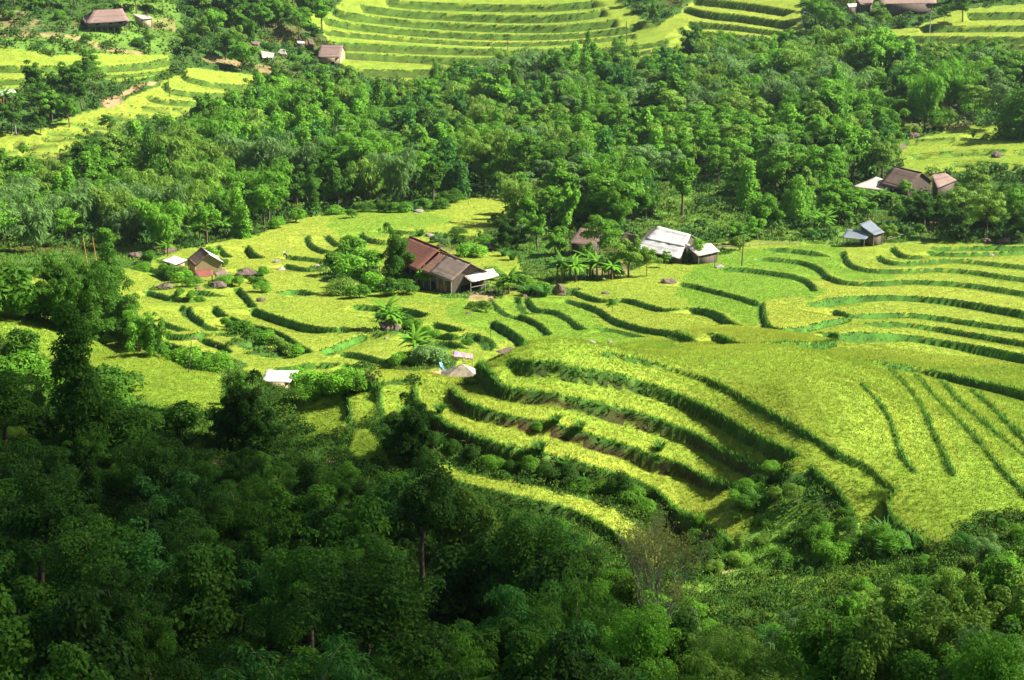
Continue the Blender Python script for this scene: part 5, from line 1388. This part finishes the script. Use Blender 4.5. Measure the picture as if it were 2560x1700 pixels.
slab_thing('outbuilding', "small outbuilding with brown sheet roof left of the white-roofed house, behind trees", "shed", [(1451, 569), (1510, 576), (1478, 613), (1420, 607)], [3.8, 3.8, 2.3, 2.3], (1450, 640), MR['dark'], wall=MW['dark'], seed=32)
slab_thing('outbuilding', "brown roof corner showing just left of the bleached white roof", "shed", [(1562, 580), (1592, 588), (1590, 604), (1550, 598)], [3.6, 3.6, 2.6, 2.6], (1580, 650), MR['dark'], wall=MW['dark'], seed=33)

# left cluster
simple_house('brown_hut', "small brown gabled hut with pale wattle gable among the left fields", "hut", (504, 619), (520, 633), (515, 675), 3.7, 2.1, 4.4, MR['dark'], MW['tan'], roof2=MR['white'], ov=.35, seed=40, ext=(.4, .3), door=False)  # white sheet on the right slope puts its sunlight into the colour
slab_thing('flat_roofed_shed', "tan wattle shed under a flat white sheet, left of the brown hut", "shed", [(435, 639), (468, 649), (438, 662), (403, 650)], [2.3, 2.3, 2.1, 2.2], (438, 682), MR['white'], wall=MW['tan'], seed=41)
slab_thing('rusty_shed', "low shed with a rusty red roof below the brown hut", "shed", [(483, 676), (531, 672), (534, 688), (496, 693)], [1.6, 1.6, 1.1, 1.1], (512, 702), MR['rust'], seed=42)
slab_thing('plant_covered_shed', "low red-brown roof with creepers right of the rusty shed", "shed", [(536, 682), (562, 671), (574, 685), (544, 694)], [1.2, 1.6, 1.2, .9], (552, 702), MR['pink'], seed=43)
# white shed on the slope
slab_thing('white_roofed_shed', "small open shed with a bright white roof behind the round dark tree", "shed", [(665, 924), (747, 926), (725, 956), (654, 953)], [2.5, 2.5, 1.8, 1.8], (700, 974), MR['white'], wall=MW['pale'], seed=44)
# blue-grey shed on the right
T = slab_thing('blue_roofed_shed', "open bamboo shed with blue-grey patched roof at the edge of the right fields", "shed", [(2117, 572), (2184, 579), (2164, 598), (2104, 593)], [2.6, 2.6, 1.8, 1.8], (2160, 612), MR['blue'], seed=45)
slab_thing('blue_roofed_shed', "upper blue-grey roof with bleached streaks, behind the open bamboo shed", "shed", [(2148, 560), (2175, 549), (2212, 580), (2186, 588)], [3.4, 3.4, 2.2, 2.2], (2190, 614), MR['blue'], wall=MW['dark'], seed=46)
# right farm
simple_house('brown_roofed_house', "brown-roofed house half hidden by trees at the right", "house", (2234, 415), (2305, 431), (2250, 500), 5.2, 2.8, 7.5, MR['dark'], MW['dark'], ov=.9, seed=50)
slab_thing('awning', "pale cloth awning on poles left of the brown-roofed house at the right", "awning", [(2190, 442), (2236, 455), (2223, 477), (2130, 466)], [3.0, 3.0, 2.1, 2.1], (2190, 500), MR['pale'], seed=51)
slab_thing('farm_shed', "reddish brown roof behind leaves, right of the brown-roofed house", "shed", [(2329, 437), (2363, 431), (2392, 450), (2344, 470)], [3.8, 3.8, 2.6, 2.4], (2360, 500), MR['pink'], wall=MW['dark'], seed=52)
# far stilt house, upper left
cx, cy, g, L, yaw = frame_from_ridge((234, 25), (306, 21), 6.4, (270, 84))
T = empty('stilt_house', (cx, cy, g), yaw); tag(T, "far brown-roofed house on stilts with dark plank walls at upper left", "house")
hx = L / 2; Wd = 7.0
gable_walls(T, -hx - 2.2, hx + .6, Wd, 4.0, 4.05, 1.9, MW['blue'], ends=(0, 0))
for xe in (-hx - 2.2, hx + .6): link('gable_wall', box_mesh('gable_wall', .1, Wd - .1, 2.1, MW['blue'], xe, 0, 2.95), T)
E = [(-hx - 3.1, -Wd / 2 - 1, 3.45), (hx + 1.6, -Wd / 2 - 1, 3.45), (hx + 1.6, Wd / 2 + 1, 3.45), (-hx - 3.1, Wd / 2 + 1, 3.45)]; R0, R1 = (-hx, 0, 6.4), (hx, 0, 6.4)
link('roof', slab('roof_front', [E[0], E[1], R1, R0], .12, MR['pink'], sag=.12, seed=60), T)
link('roof', slab('roof_back', [E[2], E[3], R0, R1], .12, MR['pink'], sag=.1, seed=61), T)
link('hip_roof', np_mesh('hip_roof', np.array([E[3], E[0], (-hx - .9, -1.6, 4.9), (-hx - .9, 1.6, 4.9)]), np.array([[0, 1, 2, 3]]), MR['pink']), T)
link('hip_roof', np_mesh('hip_roof', np.array([E[1], E[2], R1]), np.array([[0, 1, 2]]), MR['pink']), T)
link('gable_wall', np_mesh('gable_wall', np.array([(-hx - .7, -1.6, 4.9), (-hx - .7, 1.6, 4.9), (-hx - .1, 0, 6.3)]), np.array([[0, 1, 2]]), MW['dark']), T)
link('floor', box_mesh('floor', L + 3, Wd + .6, .18, MW['dark'], -.8, 0, 1.85), T)
for xx in np.linspace(-hx - 2, hx + .4, 7):
    for yy in (-3.3, 0, 3.3): link('post', post_mesh('post', 3.2, .13, xx, yy, -1.4), T)
for xx in (-hx + .4, 0, hx - 1.2): link('window', box_mesh('window', 1.0, .06, .9, MW['hole'], xx, -Wd / 2 - .07, 3.0), T)
slab_thing('pale_shed', "pale patched shed right of the far stilt house", "shed", [(330, 35), (371, 37), (382, 45), (357, 48)], [3.2, 3.2, 2.3, 2.3], (360, 64), MR['pale'], wall=MW['pale'], seed=62)
# far village under the striped hill
simple_house('village_house', "red-brown roofed house at the left foot of the striped terraced hill", "house", (808, 112), (850, 113), (845, 162), 5.4, 3.0, 8.0, MR['pink'], MW['pale'], ov=.9, seed=63, ext=(1, 1))
slab_thing('village_hut', "pale pointed roof in the trees, left of the terraced hill", "hut", [(701, 122), (712, 124), (718, 136), (689, 134)], [2.9, 2.9, 1.7, 1.7], (705, 158), MR['pale'], wall=MW['dark'], seed=64)
slab_thing('village_hut', "tan sheet roof in the trees, leftmost of the far village by the terraced hill", "hut", [(650, 126), (686, 133), (682, 144), (655, 145)], [2.5, 2.5, 1.7, 1.7], (668, 160), MR['pale'], wall=MW['dark'], seed=65)
slab_thing('village_hut', "small pink-brown roof high in the trees above the tan roof", "hut", [(624, 103), (651, 104), (645, 111), (632, 110)], [2.3, 2.3, 1.7, 1.7], (640, 128), MR['pink'], wall=MW['dark'], seed=66)
slab_thing('village_hut', "white streaked sheet roof behind trees above the village house", "hut", [(741, 102), (760, 103), (762, 108), (744, 108)], [2.3, 2.3, 1.9, 1.9], (750, 122), MR['white'], wall=MW['dark'], seed=67)
slab_thing('village_hut', "brown steep roof between trees, next to the white streaked roof", "hut", [(769, 97), (782, 99), (786, 112), (774, 110)], [2.9, 2.9, 1.9, 1.9], (778, 124), MR['pink'], wall=MW['dark'], seed=68)
# left edge
slab_thing('white_shed', "whitish shed roof at the left edge of the picture above the dark trees", "shed", [(8, 221), (36, 224), (41, 231), (12, 233)], [3, 3, 2.4, 2.4], (22, 250), MR['white'], wall=MW['dark'], seed=69)
slab_thing('white_shed', "smaller white roof cut by the left edge, in front of the whitish shed", "shed", [(-20, 226), (6, 228), (10, 237), (-20, 239)], [2.8, 2.8, 2.2, 2.2], (0, 256), MR['white'], wall=MW['orange'], seed=70)
# top right farm
slab_thing('hill_farm', "long faded red-brown farm roof at the top edge of the picture, upper right", "house", [(2190, -22), (2338, -20), (2342, 8), (2200, 10)], [5.6, 5.6, 3.2, 3.2], (2270, 34), MR['pink'], wall=MW['dark'], seed=71)
slab_thing('hill_shed', "small brown roof left of the long roof at the top right", "shed", [(2136, -10), (2186, -6), (2178, 14), (2150, 11)], [4.2, 4.2, 3, 3], (2165, 36), MR['pink'], wall=MW['dark'], seed=72)
slab_thing('hill_shed', "lowest pale pink shed roof beside banana plants at the top right", "shed", [(2117, 9), (2142, 8), (2141, 16), (2122, 18)], [3, 3, 2.2, 2.2], (2130, 30), MR['pale'], wall=MW['dark'], seed=73)

# hut tucked behind the crest of the front terraces
def crest_pt(px, py, D):
    p = rays(px, py) * D; return np.array([p[0], p[1], p[2] + CAMZ])
ap = crest_pt(1156, 909, 193); zg = gz(ap[0], ap[1]); zg = min(zg, ap[2] - 2.2)
T = empty('thatched_hut', (ap[0], ap[1], zg)); tag(T, "grey thatched hut roof peeping over the crest of the front terraces", "hut")
ap_ = np.array([0, 0, ap[2] - zg]); hw_, hd_, dz_ = 2.75, 1.9, 1.75
crn = [ap_ + [-hw_, -hd_, -dz_], ap_ + [hw_ - .2, -hd_ + .3, -dz_], ap_ + [hw_ - .4, hd_, -dz_], ap_ + [-hw_ + .2, hd_, -dz_]]
for i_, mt_ in enumerate(('thatch', 'pale', 'thatch', 'thatch')):
    tri = (crn[i_], crn[(i_ + 1) % 4], ap_)
    V = np.array(list(tri) + [q_ - [0, 0, .14] for q_ in tri])
    me = bpy.data.meshes.new('roof'); me.from_pydata([tuple(v) for v in V], [], [(0, 1, 2), (5, 4, 3), (0, 3, 4, 1), (1, 4, 5, 2), (2, 5, 3, 0)]); me.materials.append(MR[mt_]); link('roof', me, T)
link('wall', box_mesh('wall', 3.6, 2.6, ap_[2] - dz_ + .9, MW['dark'], 0, 0, (ap_[2] - dz_ + .1) / 2 - .4), T)
for x_ in (-1.9, 1.9): link('post', post_mesh('post', ap_[2] - dz_ + .6, .06, x_, -1.45, -.5), T)
# raised stand with pink cloths beside it
a_ = crest_pt(1133, 889, 205); b_ = crest_pt(1181, 896, 205); zg = gz(a_[0] + 1, a_[1] + .5)
T = empty('cloth_stand', (a_[0], a_[1], zg)); tag(T, "pole stand covered with pink and lilac cloths behind the thatched hut", "stand")
o3 = np.array([a_[0], a_[1], zg]); b2 = b_ - o3; a2 = a_ - o3
def mat_cloth():
    b = NB("pink cloths"); tc = b.n("ShaderNodeTexCoord"); v = b.n("ShaderNodeTexVoronoi"); v.inputs["Scale"].default_value = 2.2; b.l(tc.outputs["Object"], v.inputs["Vector"])
    cr = b.n("ShaderNodeValToRGB"); sp = b.n("ShaderNodeSeparateColor"); b.l(v.outputs["Color"], sp.inputs[0]); b.l(sp.outputs[0], cr.inputs[0])
    cr.color_ramp.interpolation = 'CONSTANT'; cr.color_ramp.elements[0].color = (.50, .24, .22, 1); cr.color_ramp.elements[1].position = .65; cr.color_ramp.elements[1].color = (.36, .18, .50, 1)
    e_ = cr.color_ramp.elements.new(.35); e_.color = (.45, .32, .22, 1); b.l(cr.outputs[0], b.b.inputs["Base Color"]); b.b.inputs["Roughness"].default_value = .9; return b.m
link('cloth', slab('cloth', [a2 + [0, 0, 0], b2, b2 + [0, 1.1, .15], a2 + [0, 1.1, .15]], .1, mat_cloth(), sag=.12, n=12, seed=3), T)
for p in (a2, b2, a2 + [0, 1, 0], b2 + [0, 1, 0], (a2 + b2) / 2): link('pole', post_mesh('pole', p[2] + .5, .035, p[0], p[1], -.5), T)
# blue plastic sheet and pale jars on the crest
M_BLUE = mat_plain("blue plastic", (.10, .28, .50), .35, .5, 5, col2=(.25, .5, .6)); M_JAR = mat_plain("pale jar", (.70, .62, .50), .5, .2, 5)
c = crest_pt(1108, 917, 200); zg = c[2] - .7
q = [crest_pt(1097, 903, 200.6), crest_pt(1103, 902, 200.9), crest_pt(1118, 924, 199.6), crest_pt(1111, 927, 199.6)]
T = empty('blue_sheet', tuple(c)); tag(T, "crumpled light blue plastic sheet left of the thatched hut", "plastic sheet")
link('sheet', slab('sheet', [p - c for p in q], .05, M_BLUE, sag=.25, n=10, seed=8), T)
for px, py, r_, lb in [(1097, 931, .26, "upright pale jar on the crest below the blue sheet"), (1110, 931, .3, "rounded pale jar nearest the thatched hut")]:
    c = crest_pt(px, py, 197.5); T = empty('jar', (c[0], c[1], c[2] - r_)); tag(T, lb, "jar")
    link('body', np_mesh('body', *tube([(0, 0, -.3), (0, 0, 0), (0, 0, r_ * .8), (0, 0, r_ * 1.5), (0, 0, r_ * 1.9)], [r_ * .5, r_ * .8, r_, r_ * .75, r_ * .35], 14), M_JAR, smooth=True), T)
    link('rim', np_mesh('rim', *tube([(0, 0, r_ * 1.88), (0, 0, r_ * 2.05)], [r_ * .42, r_ * .4], 12), M_JAR), T)
c = crest_pt(1087, 936, 193); o = link('basket', np_mesh('basket', *tube([(-.6, 0, 0), (-.3, 0, .1), (.2, 0, .1), (.6, 0, 0)], [.12, .26, .26, .12], 8), mat_plain("orange cloth", (.65, .30, .14), .8, .3, 6)), None, tuple(c)); tag(o, "orange bundle lying on the crest left of the jars", "bundle")

# ------------------------------------------------------------------ boulders
import mathutils
M_ROCK = mat_plain("red-brown rock", (.135, .092, .075), .9, .35, 1.6, bump=.8); M_ROCK2 = mat_plain("pale grey rock", (.27, .225, .195), .9, .3, 1.6, bump=.8)
def rock_mesh(seed, flat=.6):
    bm_v = []; r = np.random.default_rng(seed); import bmesh
    bm = bmesh.new(); bmesh.ops.create_icosphere(bm, subdivisions=3, radius=1)
    off = r.random(3) * 50
    cuts = [(r.normal(size=3), .62 + .3 * r.random()) for _ in range(7)]
    for v in bm.verts:
        n_ = mathutils.noise.noise(v.co * 1.2 + Vector(off)) * .5 + mathutils.noise.noise(v.co * 3.5 + Vector(off)) * .24
        v.co *= 1 + n_
        for d, h in cuts:
            d = Vector(d).normalized(); k = v.co.dot(d)
            if k > h: v.co -= d * (k - h) * .85
        v.co.z *= flat
    me = bpy.data.meshes.new('boulder'); bm.to_mesh(me); bm.free(); me.materials.append(M_ROCK if seed % 3 else M_ROCK2); return me
RK = [rock_mesh(i, .45 + .12 * (i % 4)) for i in range(7)]
ROCKS = [(615, 688, 30, 22, 1, "big red-brown boulder pair right of the left huts"), (548, 718, 25, 12, 2, "low dark boulder in rice below the rusty shed"), (412, 719, 22, 11, 4, "flat reddish boulder in the field left of the low dark boulder"), (498, 707, 15, 8, 5, "small smooth rock right below the rusty shed"),
         (338, 645, 18, 12, 1, "red-brown boulder at the forest edge left of the white flat shed"), (420, 628, 24, 6, 2, "flat rock slab behind the white flat shed"), (372, 655, 11, 9, 4, "dark rock beside the shrub left of the flat-roofed shed"), (494, 722, 9, 4, 5, "tiny flat rock between the low dark boulder and the flat one"), (106, 695, 10, 9, 1, "rock at the far left forest edge"),
         (652, 753, 12, 8, 2, "brown rock on the lip of a terrace in the left valley"), (692, 656, 10, 7, 3, "pale pointed stone in the left yellow field"), (701, 673, 14, 6, 6, "wide pale stone below the pointed one"), (792, 665, 8, 5, 3, "small pale stone beside the round bushes of the farmhouse"), (485, 842, 10, 5, 4, "small red rock on the low left terrace"), (460, 847, 6, 3, 5, "tiny rock left of the small red rock"),
         (540, 856, 7, 6, 2, "small dark rock on the terrace lip above the lone shrub"), (738, 876, 12, 8, 2, "dark rock in the bushy bank of the left valley"), (698, 872, 8, 12, 1, "upright brown rock at the end of the bushy bank"), (974, 828, 30, 15, 1, "broad brown boulder under the banana plant in the middle field"), (965, 846, 8, 4, 6, "pale stone below the broad boulder"),
         (1400, 732, 21, 26, 4, "tall red-brown boulder right of the farmhouse"), (1312, 742, 8, 5, 5, "small rock left of the tall boulder"), (1074, 591, 12, 8, 3, "grey boulder behind the farmhouse roof"), (1225, 625, 20, 12, 1, "long brown rock outcrop between the farmhouse and the dark trees"), (1265, 880, 24, 7, 2, "flat brown rock at the head of the front terraces"), (1170, 784, 7, 4, 5, "small rock by the hedge in the middle field"),
         (1480, 857, 11, 4, 3, "pale rock on the upper rim of the front terraces"), (1525, 856, 8, 3, 6, "smaller pale rock right of the one on the rim"), (1513, 735, 11, 5, 2, "small brown rock in rice right of the tall boulder"), (1672, 707, 22, 8, 4, "brown rock mound in rice below the white-roofed house"), (1798, 668, 12, 6, 3, "rock in the field right below the grey lean-to"),
         (1175, 852, 7, 5, 6, "pink stone on the middle terrace bank"), (1046, 530, 14, 7, 3, "pale flat rock at the top edge of the upper field"), (625, 533, 16, 9, 4, "red rock at the forest foot above the left fields"), (742, 528, 12, 6, 2, "reddish rock at the forest foot above the yellow field"), (1013, 515, 12, 7, 1, "round red rock among shrubs above the upper field"), (560, 585, 10, 7, 1, "red rock in the shrubs above the brown hut"),
         (1257, 437, 10, 6, 3, "pale rock showing in the forest above the upper field"), (1563, 552, 14, 9, 4, "brown rock in the grassy clearing behind the white roof"), (1608, 362, 12, 8, 1, "reddish rock in the sparse wood, middle right"), (2282, 342, 16, 10, 1, "red boulder above the right-hand paddies"), (2250, 372, 16, 9, 2, "dark boulder at the left end of the right-hand paddies"),
         (2490, 392, 15, 9, 4, "dark boulder in the right-hand paddies"), (2508, 380, 7, 4, 5, "small rock beside the dark boulder in the right-hand paddies"), (2480, 632, 7, 6, 3, "small pale stone in the far right field"), (2510, 608, 18, 14, 4, "large shaded boulder under the right-hand trees"), (2465, 606, 14, 10, 2, "dark boulder left of the large shaded one"), (1320, 412, 6, 5, 5, "tiny pink rock deep in the forest"), (2390, 270, 12, 6, 1, "dark red rock on the eroded slope"), (2467, 272, 10, 7, 4, "bluish dark rock on the eroded slope, far right"),
         (1970, 744, 5, 3, 6, "white stone on a lip of the right terraces"), (2097, 779, 7, 3, 3, "flat pale stone on the terrace corner"), (1305, 515, 8, 10, 3, "upright whitish stone at the edge of the upper field")]
for i, (px, py, rw_, rh_, k, lb) in enumerate(ROCKS):
    x, y = W(px, py); D = math.sqrt(x * x + y * y + 6400); s = rw_ * D / FPX; h = rh_ * D / FPX
    o = link('boulder', RK[k], None, (x, y, gz(x, y) + h * .25)); o.scale = (s, s * .9, h / (.45 + .12 * (k % 4)) * .9); o.rotation_euler = (0, 0, i * 1.3)
    tag(o, lb, "boulder", "boulders among the fields")
# loose stones of the yard wall
ST = [rock_mesh(20 + i, .7) for i in range(3)]
for i in range(16):
    t = i / 15; px = 1176 + 60 * t; py = 740 - 8 * t + 3 * math.sin(i * 2.1)
    x, y = W(px, py); o = link('wall_stone', ST[i % 3], None, (x, y, gz(x, y) + .1)); s = .2 + .12 * ((i * 7) % 5) / 5; o.scale = (s * 1.3, s, s); o.rotation_euler = (0, 0, i)
    tag(o, "pale stone in the low yard wall before the farmhouse lean-to", "stone", "stones of the yard wall")

# ------------------------------------------------------------------ poles, fence, people
M_POLE = mat_plain("dark pole", (.10, .09, .07), .85, .3, 3); M_CONC = mat_plain("grey concrete pole", (.30, .32, .33), .8, .2, 3); M_BAM = mat_plain("dry orange bamboo", (.55, .30, .08), .6, .3, 9)
def pole(name, label, top, foot, r=.09, mat=None, cross=False, foot_d=None):
    x, y = W(*foot); z = gz(x, y); D = math.sqrt(x * x + y * y + (CAMZ - z) ** 2)
    h = (foot[1] - top[1]) * D / FPX / math.cos(math.radians(17)); lx = (top[0] - foot[0]) * D / FPX
    T = empty(name, (x, y, z)); tag(T, label, "pole", None)
    link('shaft', np_mesh('shaft', *tube([(0, 0, -.6), (lx * .5, 0, h / 2), (lx, 0, h)], [r, r * .9, r * .7], 8), mat or M_POLE, smooth=True), T)
    if cross: link('crossarm', box_mesh('crossarm', 1.6, .1, .12, mat or M_POLE, lx, -.1, h - .35), T)
    else: link('cap', np_mesh('cap', *tube([(lx, 0, h - .02), (lx, 0, h + .08)], [r * .8, r * .5], 8), mat or M_POLE), T)
    return T
pole('utility_pole', "tall dark pole in the rice right of the white-roofed house", (1857, 575), (1854, 665), .1, cross=False)
pole('utility_pole', "leaning dark pole by the shrubs at the end of the left field", (483, 856), (470, 932), .06)
pole('utility_pole', "thin pole on the left far terraces", (423, 200), (425, 243), .12)
pole('utility_pole', "pole on the right side of the striped hill", (1565, 53), (1567, 102), .14)
pole('utility_pole', "short pole at the corner of the striped hill's lowest terraces", (1269, 105), (1270, 138), .13)
pole('utility_pole', "grey concrete pole at the far left edge before the dark trees", (38, 275), (41, 338), .16, M_CONC)
pole('utility_pole', "grey pole between the trees at the top right", (2324, 22), (2325, 74), .15, M_CONC, True)
pole('utility_pole', "lower pole standing in the top right terraces", (2326, 82), (2326, 112), .12)
pole('utility_pole', "pale pole left of the top right farm", (2007, 30), (2008, 70), .14, M_CONC, True)
pole('stake', "thin stake beside the upper field at the forest edge", (1167, 480), (1172, 510), .06)
pole('stake', "stake in the middle of the valley field near the hedge", (1226, 800), (1227, 840), .04)
pole('stake', "thin stake in the field right of the white-roofed house", (1786, 640), (1787, 668), .05)
pole('stake', "pale stake with leaves by the cloth stand", (1185, 863), (1187, 890), .035, mat_plain("pale wood", (.5, .42, .3), .8))
for tp, dz, lb in [((207, 590), 1, "left of two bare orange bamboo tips above the dark stand"), ((231, 592), 1, "right of two bare orange bamboo tips above the dark stand")]:
    x, y = W(225, 840); D = math.sqrt(x * x + y * y + 5600); d = rays(tp[0], tp[1]) * (D - .5); z1 = d[2] + CAMZ; z0 = gz(d[0], d[1])
    T = empty('bamboo_pole', (float(d[0]), float(d[1]), z0)); tag(T, lb, "bamboo pole")
    h = z1 - z0
    link('culm', np_mesh('culm', *tube([(.3, 0, 0), (.35, 0, h * .7), (0, 0, h)], [.09, .08, .04], 6), M_BAM), T)
    link('nodes', np_mesh('nodes', *join([tube([(.35 - .35 * t, 0, h * (.7 + .3 * t) - .03), (.35 - .35 * t, 0, h * (.7 + .3 * t) + .03)], [.11 - .04 * t] * 2, 6) for t in np.linspace(.05, .95, 9)]), M_BAM), T)

def fence(label, pts, h=1.0, step=1.2, cat="fence"):
    P3 = [np.array([*W(*p)]) for p in pts]; T = empty('bamboo_fence', (P3[0][0], P3[0][1], gz(*P3[0]))); tag(T, label, cat)
    o3 = np.array(T.location); run = []
    for a, b in zip(P3[:-1], P3[1:]):
        n_ = max(1, int(np.linalg.norm(b - a) / step))
        for i in range(n_): run.append(a + (b - a) * i / n_)
    run.append(P3[-1]); Z = [gz(*p) for p in run]
    for p, z in zip(run, Z): link('stake', post_mesh('stake', h + .3, .05, p[0] - o3[0], p[1] - o3[1], z - o3[2] - .3, lean=(.06, .03)), T)
    for hh in (.4, .85): link('rail', np_mesh('rail', *tube([(p[0] - o3[0], p[1] - o3[1] - .06, z - o3[2] + h * hh) for p, z in zip(run, Z)], [.04] * len(run), 5), MW['post']), T)
fence("grey bamboo fence left of the far stilt house", [(60, 78), (130, 76), (190, 78)], 1.6, 1.4)
fence("low bamboo rail fence along the upper edge of the green fields", [(1790, 626), (1850, 618), (1920, 611), (2000, 612)], .6, 1.6)
fence("bamboo rail fence in front of the blue-grey shed", [(2110, 612), (2160, 610), (2200, 606), (2270, 598)], .8, 1.2)
fence("short stick fence behind the long farmhouse", [(1098, 622), (1112, 628), (1125, 632)], 1.0, .5)
fence("dry stick fence by the path among the left far terraces", [(232, 238), (245, 243), (252, 250)], 1.6, .6)

# the farmer bending in the field
def person():
    x, y = W(717, 646); z = gz(x, y); root = empty('person', (x, y, z), 2.6); tag(root, "person in dark clothes and pale conical hat bending over in the left yellow field", "person")
    J = dict(pel=(0, 0, .88), ch=(.36, 0, 1.12), nk=(.50, 0, 1.2), hd=(.60, 0, 1.24), ls=(.42, .2, 1.12), le=(.52, .26, .86), lh=(.62, .2, .62), rs=(.42, -.2, 1.12), re=(.54, -.26, .86), rh=(.66, -.18, .64), lk=(.1, .13, .46), lf=(0, .14, .04), lt=(.16, .14, .02), rk=(.16, -.13, .46), rf=(.06, -.14, .04), rt=(.22, -.14, .02), lp=(0, .1, .85), rp=(0, -.1, .85))
    R = dict(pel=.15, ch=.15, nk=.06, hd=.10, ls=.07, le=.05, lh=.035, rs=.07, re=.05, rh=.035, lk=.07, lf=.05, lt=.04, rk=.07, rf=.05, rt=.04, lp=.11, rp=.11)
    E_ = [('pel', 'ch'), ('ch', 'nk'), ('nk', 'hd'), ('ch', 'ls'), ('ls', 'le'), ('le', 'lh'), ('ch', 'rs'), ('rs', 're'), ('re', 'rh'), ('pel', 'lp'), ('lp', 'lk'), ('lk', 'lf'), ('lf', 'lt'), ('pel', 'rp'), ('rp', 'rk'), ('rk', 'rf'), ('rf', 'rt')]
    for hnd, sgn in (('lh', 1), ('rh', -1)):
        hx, hy, hz = J[hnd]
        for f in range(5):
            k1, k2 = f'{hnd}a{f}', f'{hnd}b{f}'; dy = (f - 2) * .02
            ln = (.05, .09, .1, .09, .07)[f]
            J[k1] = (hx + .03 + ln * .4, hy + dy * 1.2, hz - .05 - ln * .3); J[k2] = (hx + .03 + ln * .55, hy + dy * 1.3, hz - .06 - ln * .9); R[k1] = .011; R[k2] = .009; E_ += [(hnd, k1), (k1, k2)]
    ks = list(J); me = bpy.data.meshes.new('body'); me.from_pydata([J[k] for k in ks], [(ks.index(a), ks.index(b)) for a, b in E_], [])
    o = link('body', me, root); sk = o.modifiers.new('skin', 'SKIN'); me.skin_vertices or None
    if not me.skin_vertices: 
        import bmesh
        bm = bmesh.new(); bm.from_mesh(me); bm.verts.layers.skin.verify(); bm.to_mesh(me); bm.free()
    for i, k in enumerate(ks): me.skin_vertices[0].data[i].radius = (R[k], R[k]); me.skin_vertices[0].data[i].use_root = (k == 'pel')
    o.modifiers.new('sub', 'SUBSURF').levels = 1; o.modifiers['sub'].render_levels = 1
    me.materials.append(mat_plain("indigo work clothes", (.035, .04, .07), .9))
    hd = J['hd']
    link('hat', np_mesh('hat', *tube([(hd[0] - .02, 0, hd[2] + .05), (hd[0] + .02, 0, hd[2] + .14), (hd[0] + .05, 0, hd[2] + .26)], [.30, .17, .012], 18), mat_plain("pale palm leaf", (.78, .72, .58), .7, .1, 8), smooth=False), root)
person()

# ------------------------------------------------------------------ labels of the plants: look, place, and rank from the left among the like
def zone(u, v):
    if v < 205 and u < 470: return "around the far stilt house" if v < 200 else "by the left far terraces"
    if v < 365 and u < 290: return "in the far left grove"
    if v < 215 and u < 900: return "round the far village roofs"
    if v < 110 and u > 1500: return "round the top right farm"
    if v < 610 or (v < 700 and u < 330):
        row = "foot" if v > (500 if u < 1300 else 470) else "front rows" if v > 400 else "middle" if v > 290 else "upper edge"
        col = "far left" if u < 350 else "left" if u < 760 else "centre-left" if u < 1150 else "centre" if u < 1500 else "centre-right" if u < 1850 else "right" if u < 2200 else "far right"
        return f"in forest's {row}, {col}"
    if u < 450 and v < 915: return "in the dark stand behind left field"
    if v < 1000 and 380 < u < 640: return "at the left field's low end"
    if v < 780 and u < 760: return "beside the left huts"
    if v < 780 and u < 1240: return "around the long farmhouse"
    if v < 780 and u < 1900: return "around the white-roofed house"
    if v < 780: return "by the right-hand sheds"
    if v < 1010: return "in the middle valley fields" if u < 1300 else "on the front terraces"
    if u > 980 and v < 1300 and u < 2300: return "on the front terrace banks"
    if u > 1650 and v < 1520: return "on the grassy slope below terraces"
    row = "top" if v < 1200 else "middle" if v < 1400 else "lower part" if v < 1600 else "bottom edge"
    col = "left" if u < 400 else "centre-left" if u < 900 else "centre" if u < 1400 else "centre-right" if u < 1900 else "right"
    return f"in near slope's {row}, {col}"
ORD = ["first", "second", "third", "fourth", "fifth", "sixth", "seventh", "eighth", "ninth", "tenth", "eleventh", "twelfth"]
CATS = {'columnar tree': 'tree', 'spreading tree': 'tree', 'leafy tree': 'tree', 'bamboo clump': 'bamboo', 'vine-hung tree': 'tree', 'open-crowned tree': 'tree', 'round-crowned tree': 'tree', 'shrub': 'shrub', 'young tree': 'tree', 'bush': 'bush', 'leafy thicket': 'thicket', 'low bush': 'bush', 'banana plant': 'banana plant', 'bank bush': 'bush', 'grass tussock': 'grass tussock'}
SZ = {'broadleaf': (9.5, 12), 'bamboo': (11, 13.5), 'vine': (11, 13), 'column': (9, 12), 'stand': (7, 11), 'open': (8, 10), 'shrub': (2, 3), 'near': (4.6, 5.8), 'nearbush': (1.6, 2.5), 'banana': (3.9, 4.6), 'grass': (1, 1.3)}
groups_ = {}
for o, noun, shade, h, kind in PLANTS:
    u, v, d = project(*[float(c_) for c_ in o.location]); lo, hi = SZ[kind]
    size = "low" if h < lo else "tall" if h > hi else "medium"
    o['category'] = CATS[noun]
    groups_.setdefault((size, shade, noun, zone(u, v)), []).append((u, v, o))
for (size, shade, noun, zn), L_ in groups_.items():
    L_.sort(key=lambda t: t[0])
    base = f"{size} {shade} {noun} {zn}"
    for i, (u, v, o) in enumerate(L_):
        if len(L_) == 1: lb = base
        elif len(L_) == 2: lb = base + (", the left one" if i == 0 else ", the right one")
        elif i == len(L_) - 1: lb = base + ", rightmost"
        elif i < 12: lb = base + ", " + (ORD[i] + " from left" if i else "leftmost")
        else: lb = base + f", number {i + 1} from left"
        o['label'] = lb
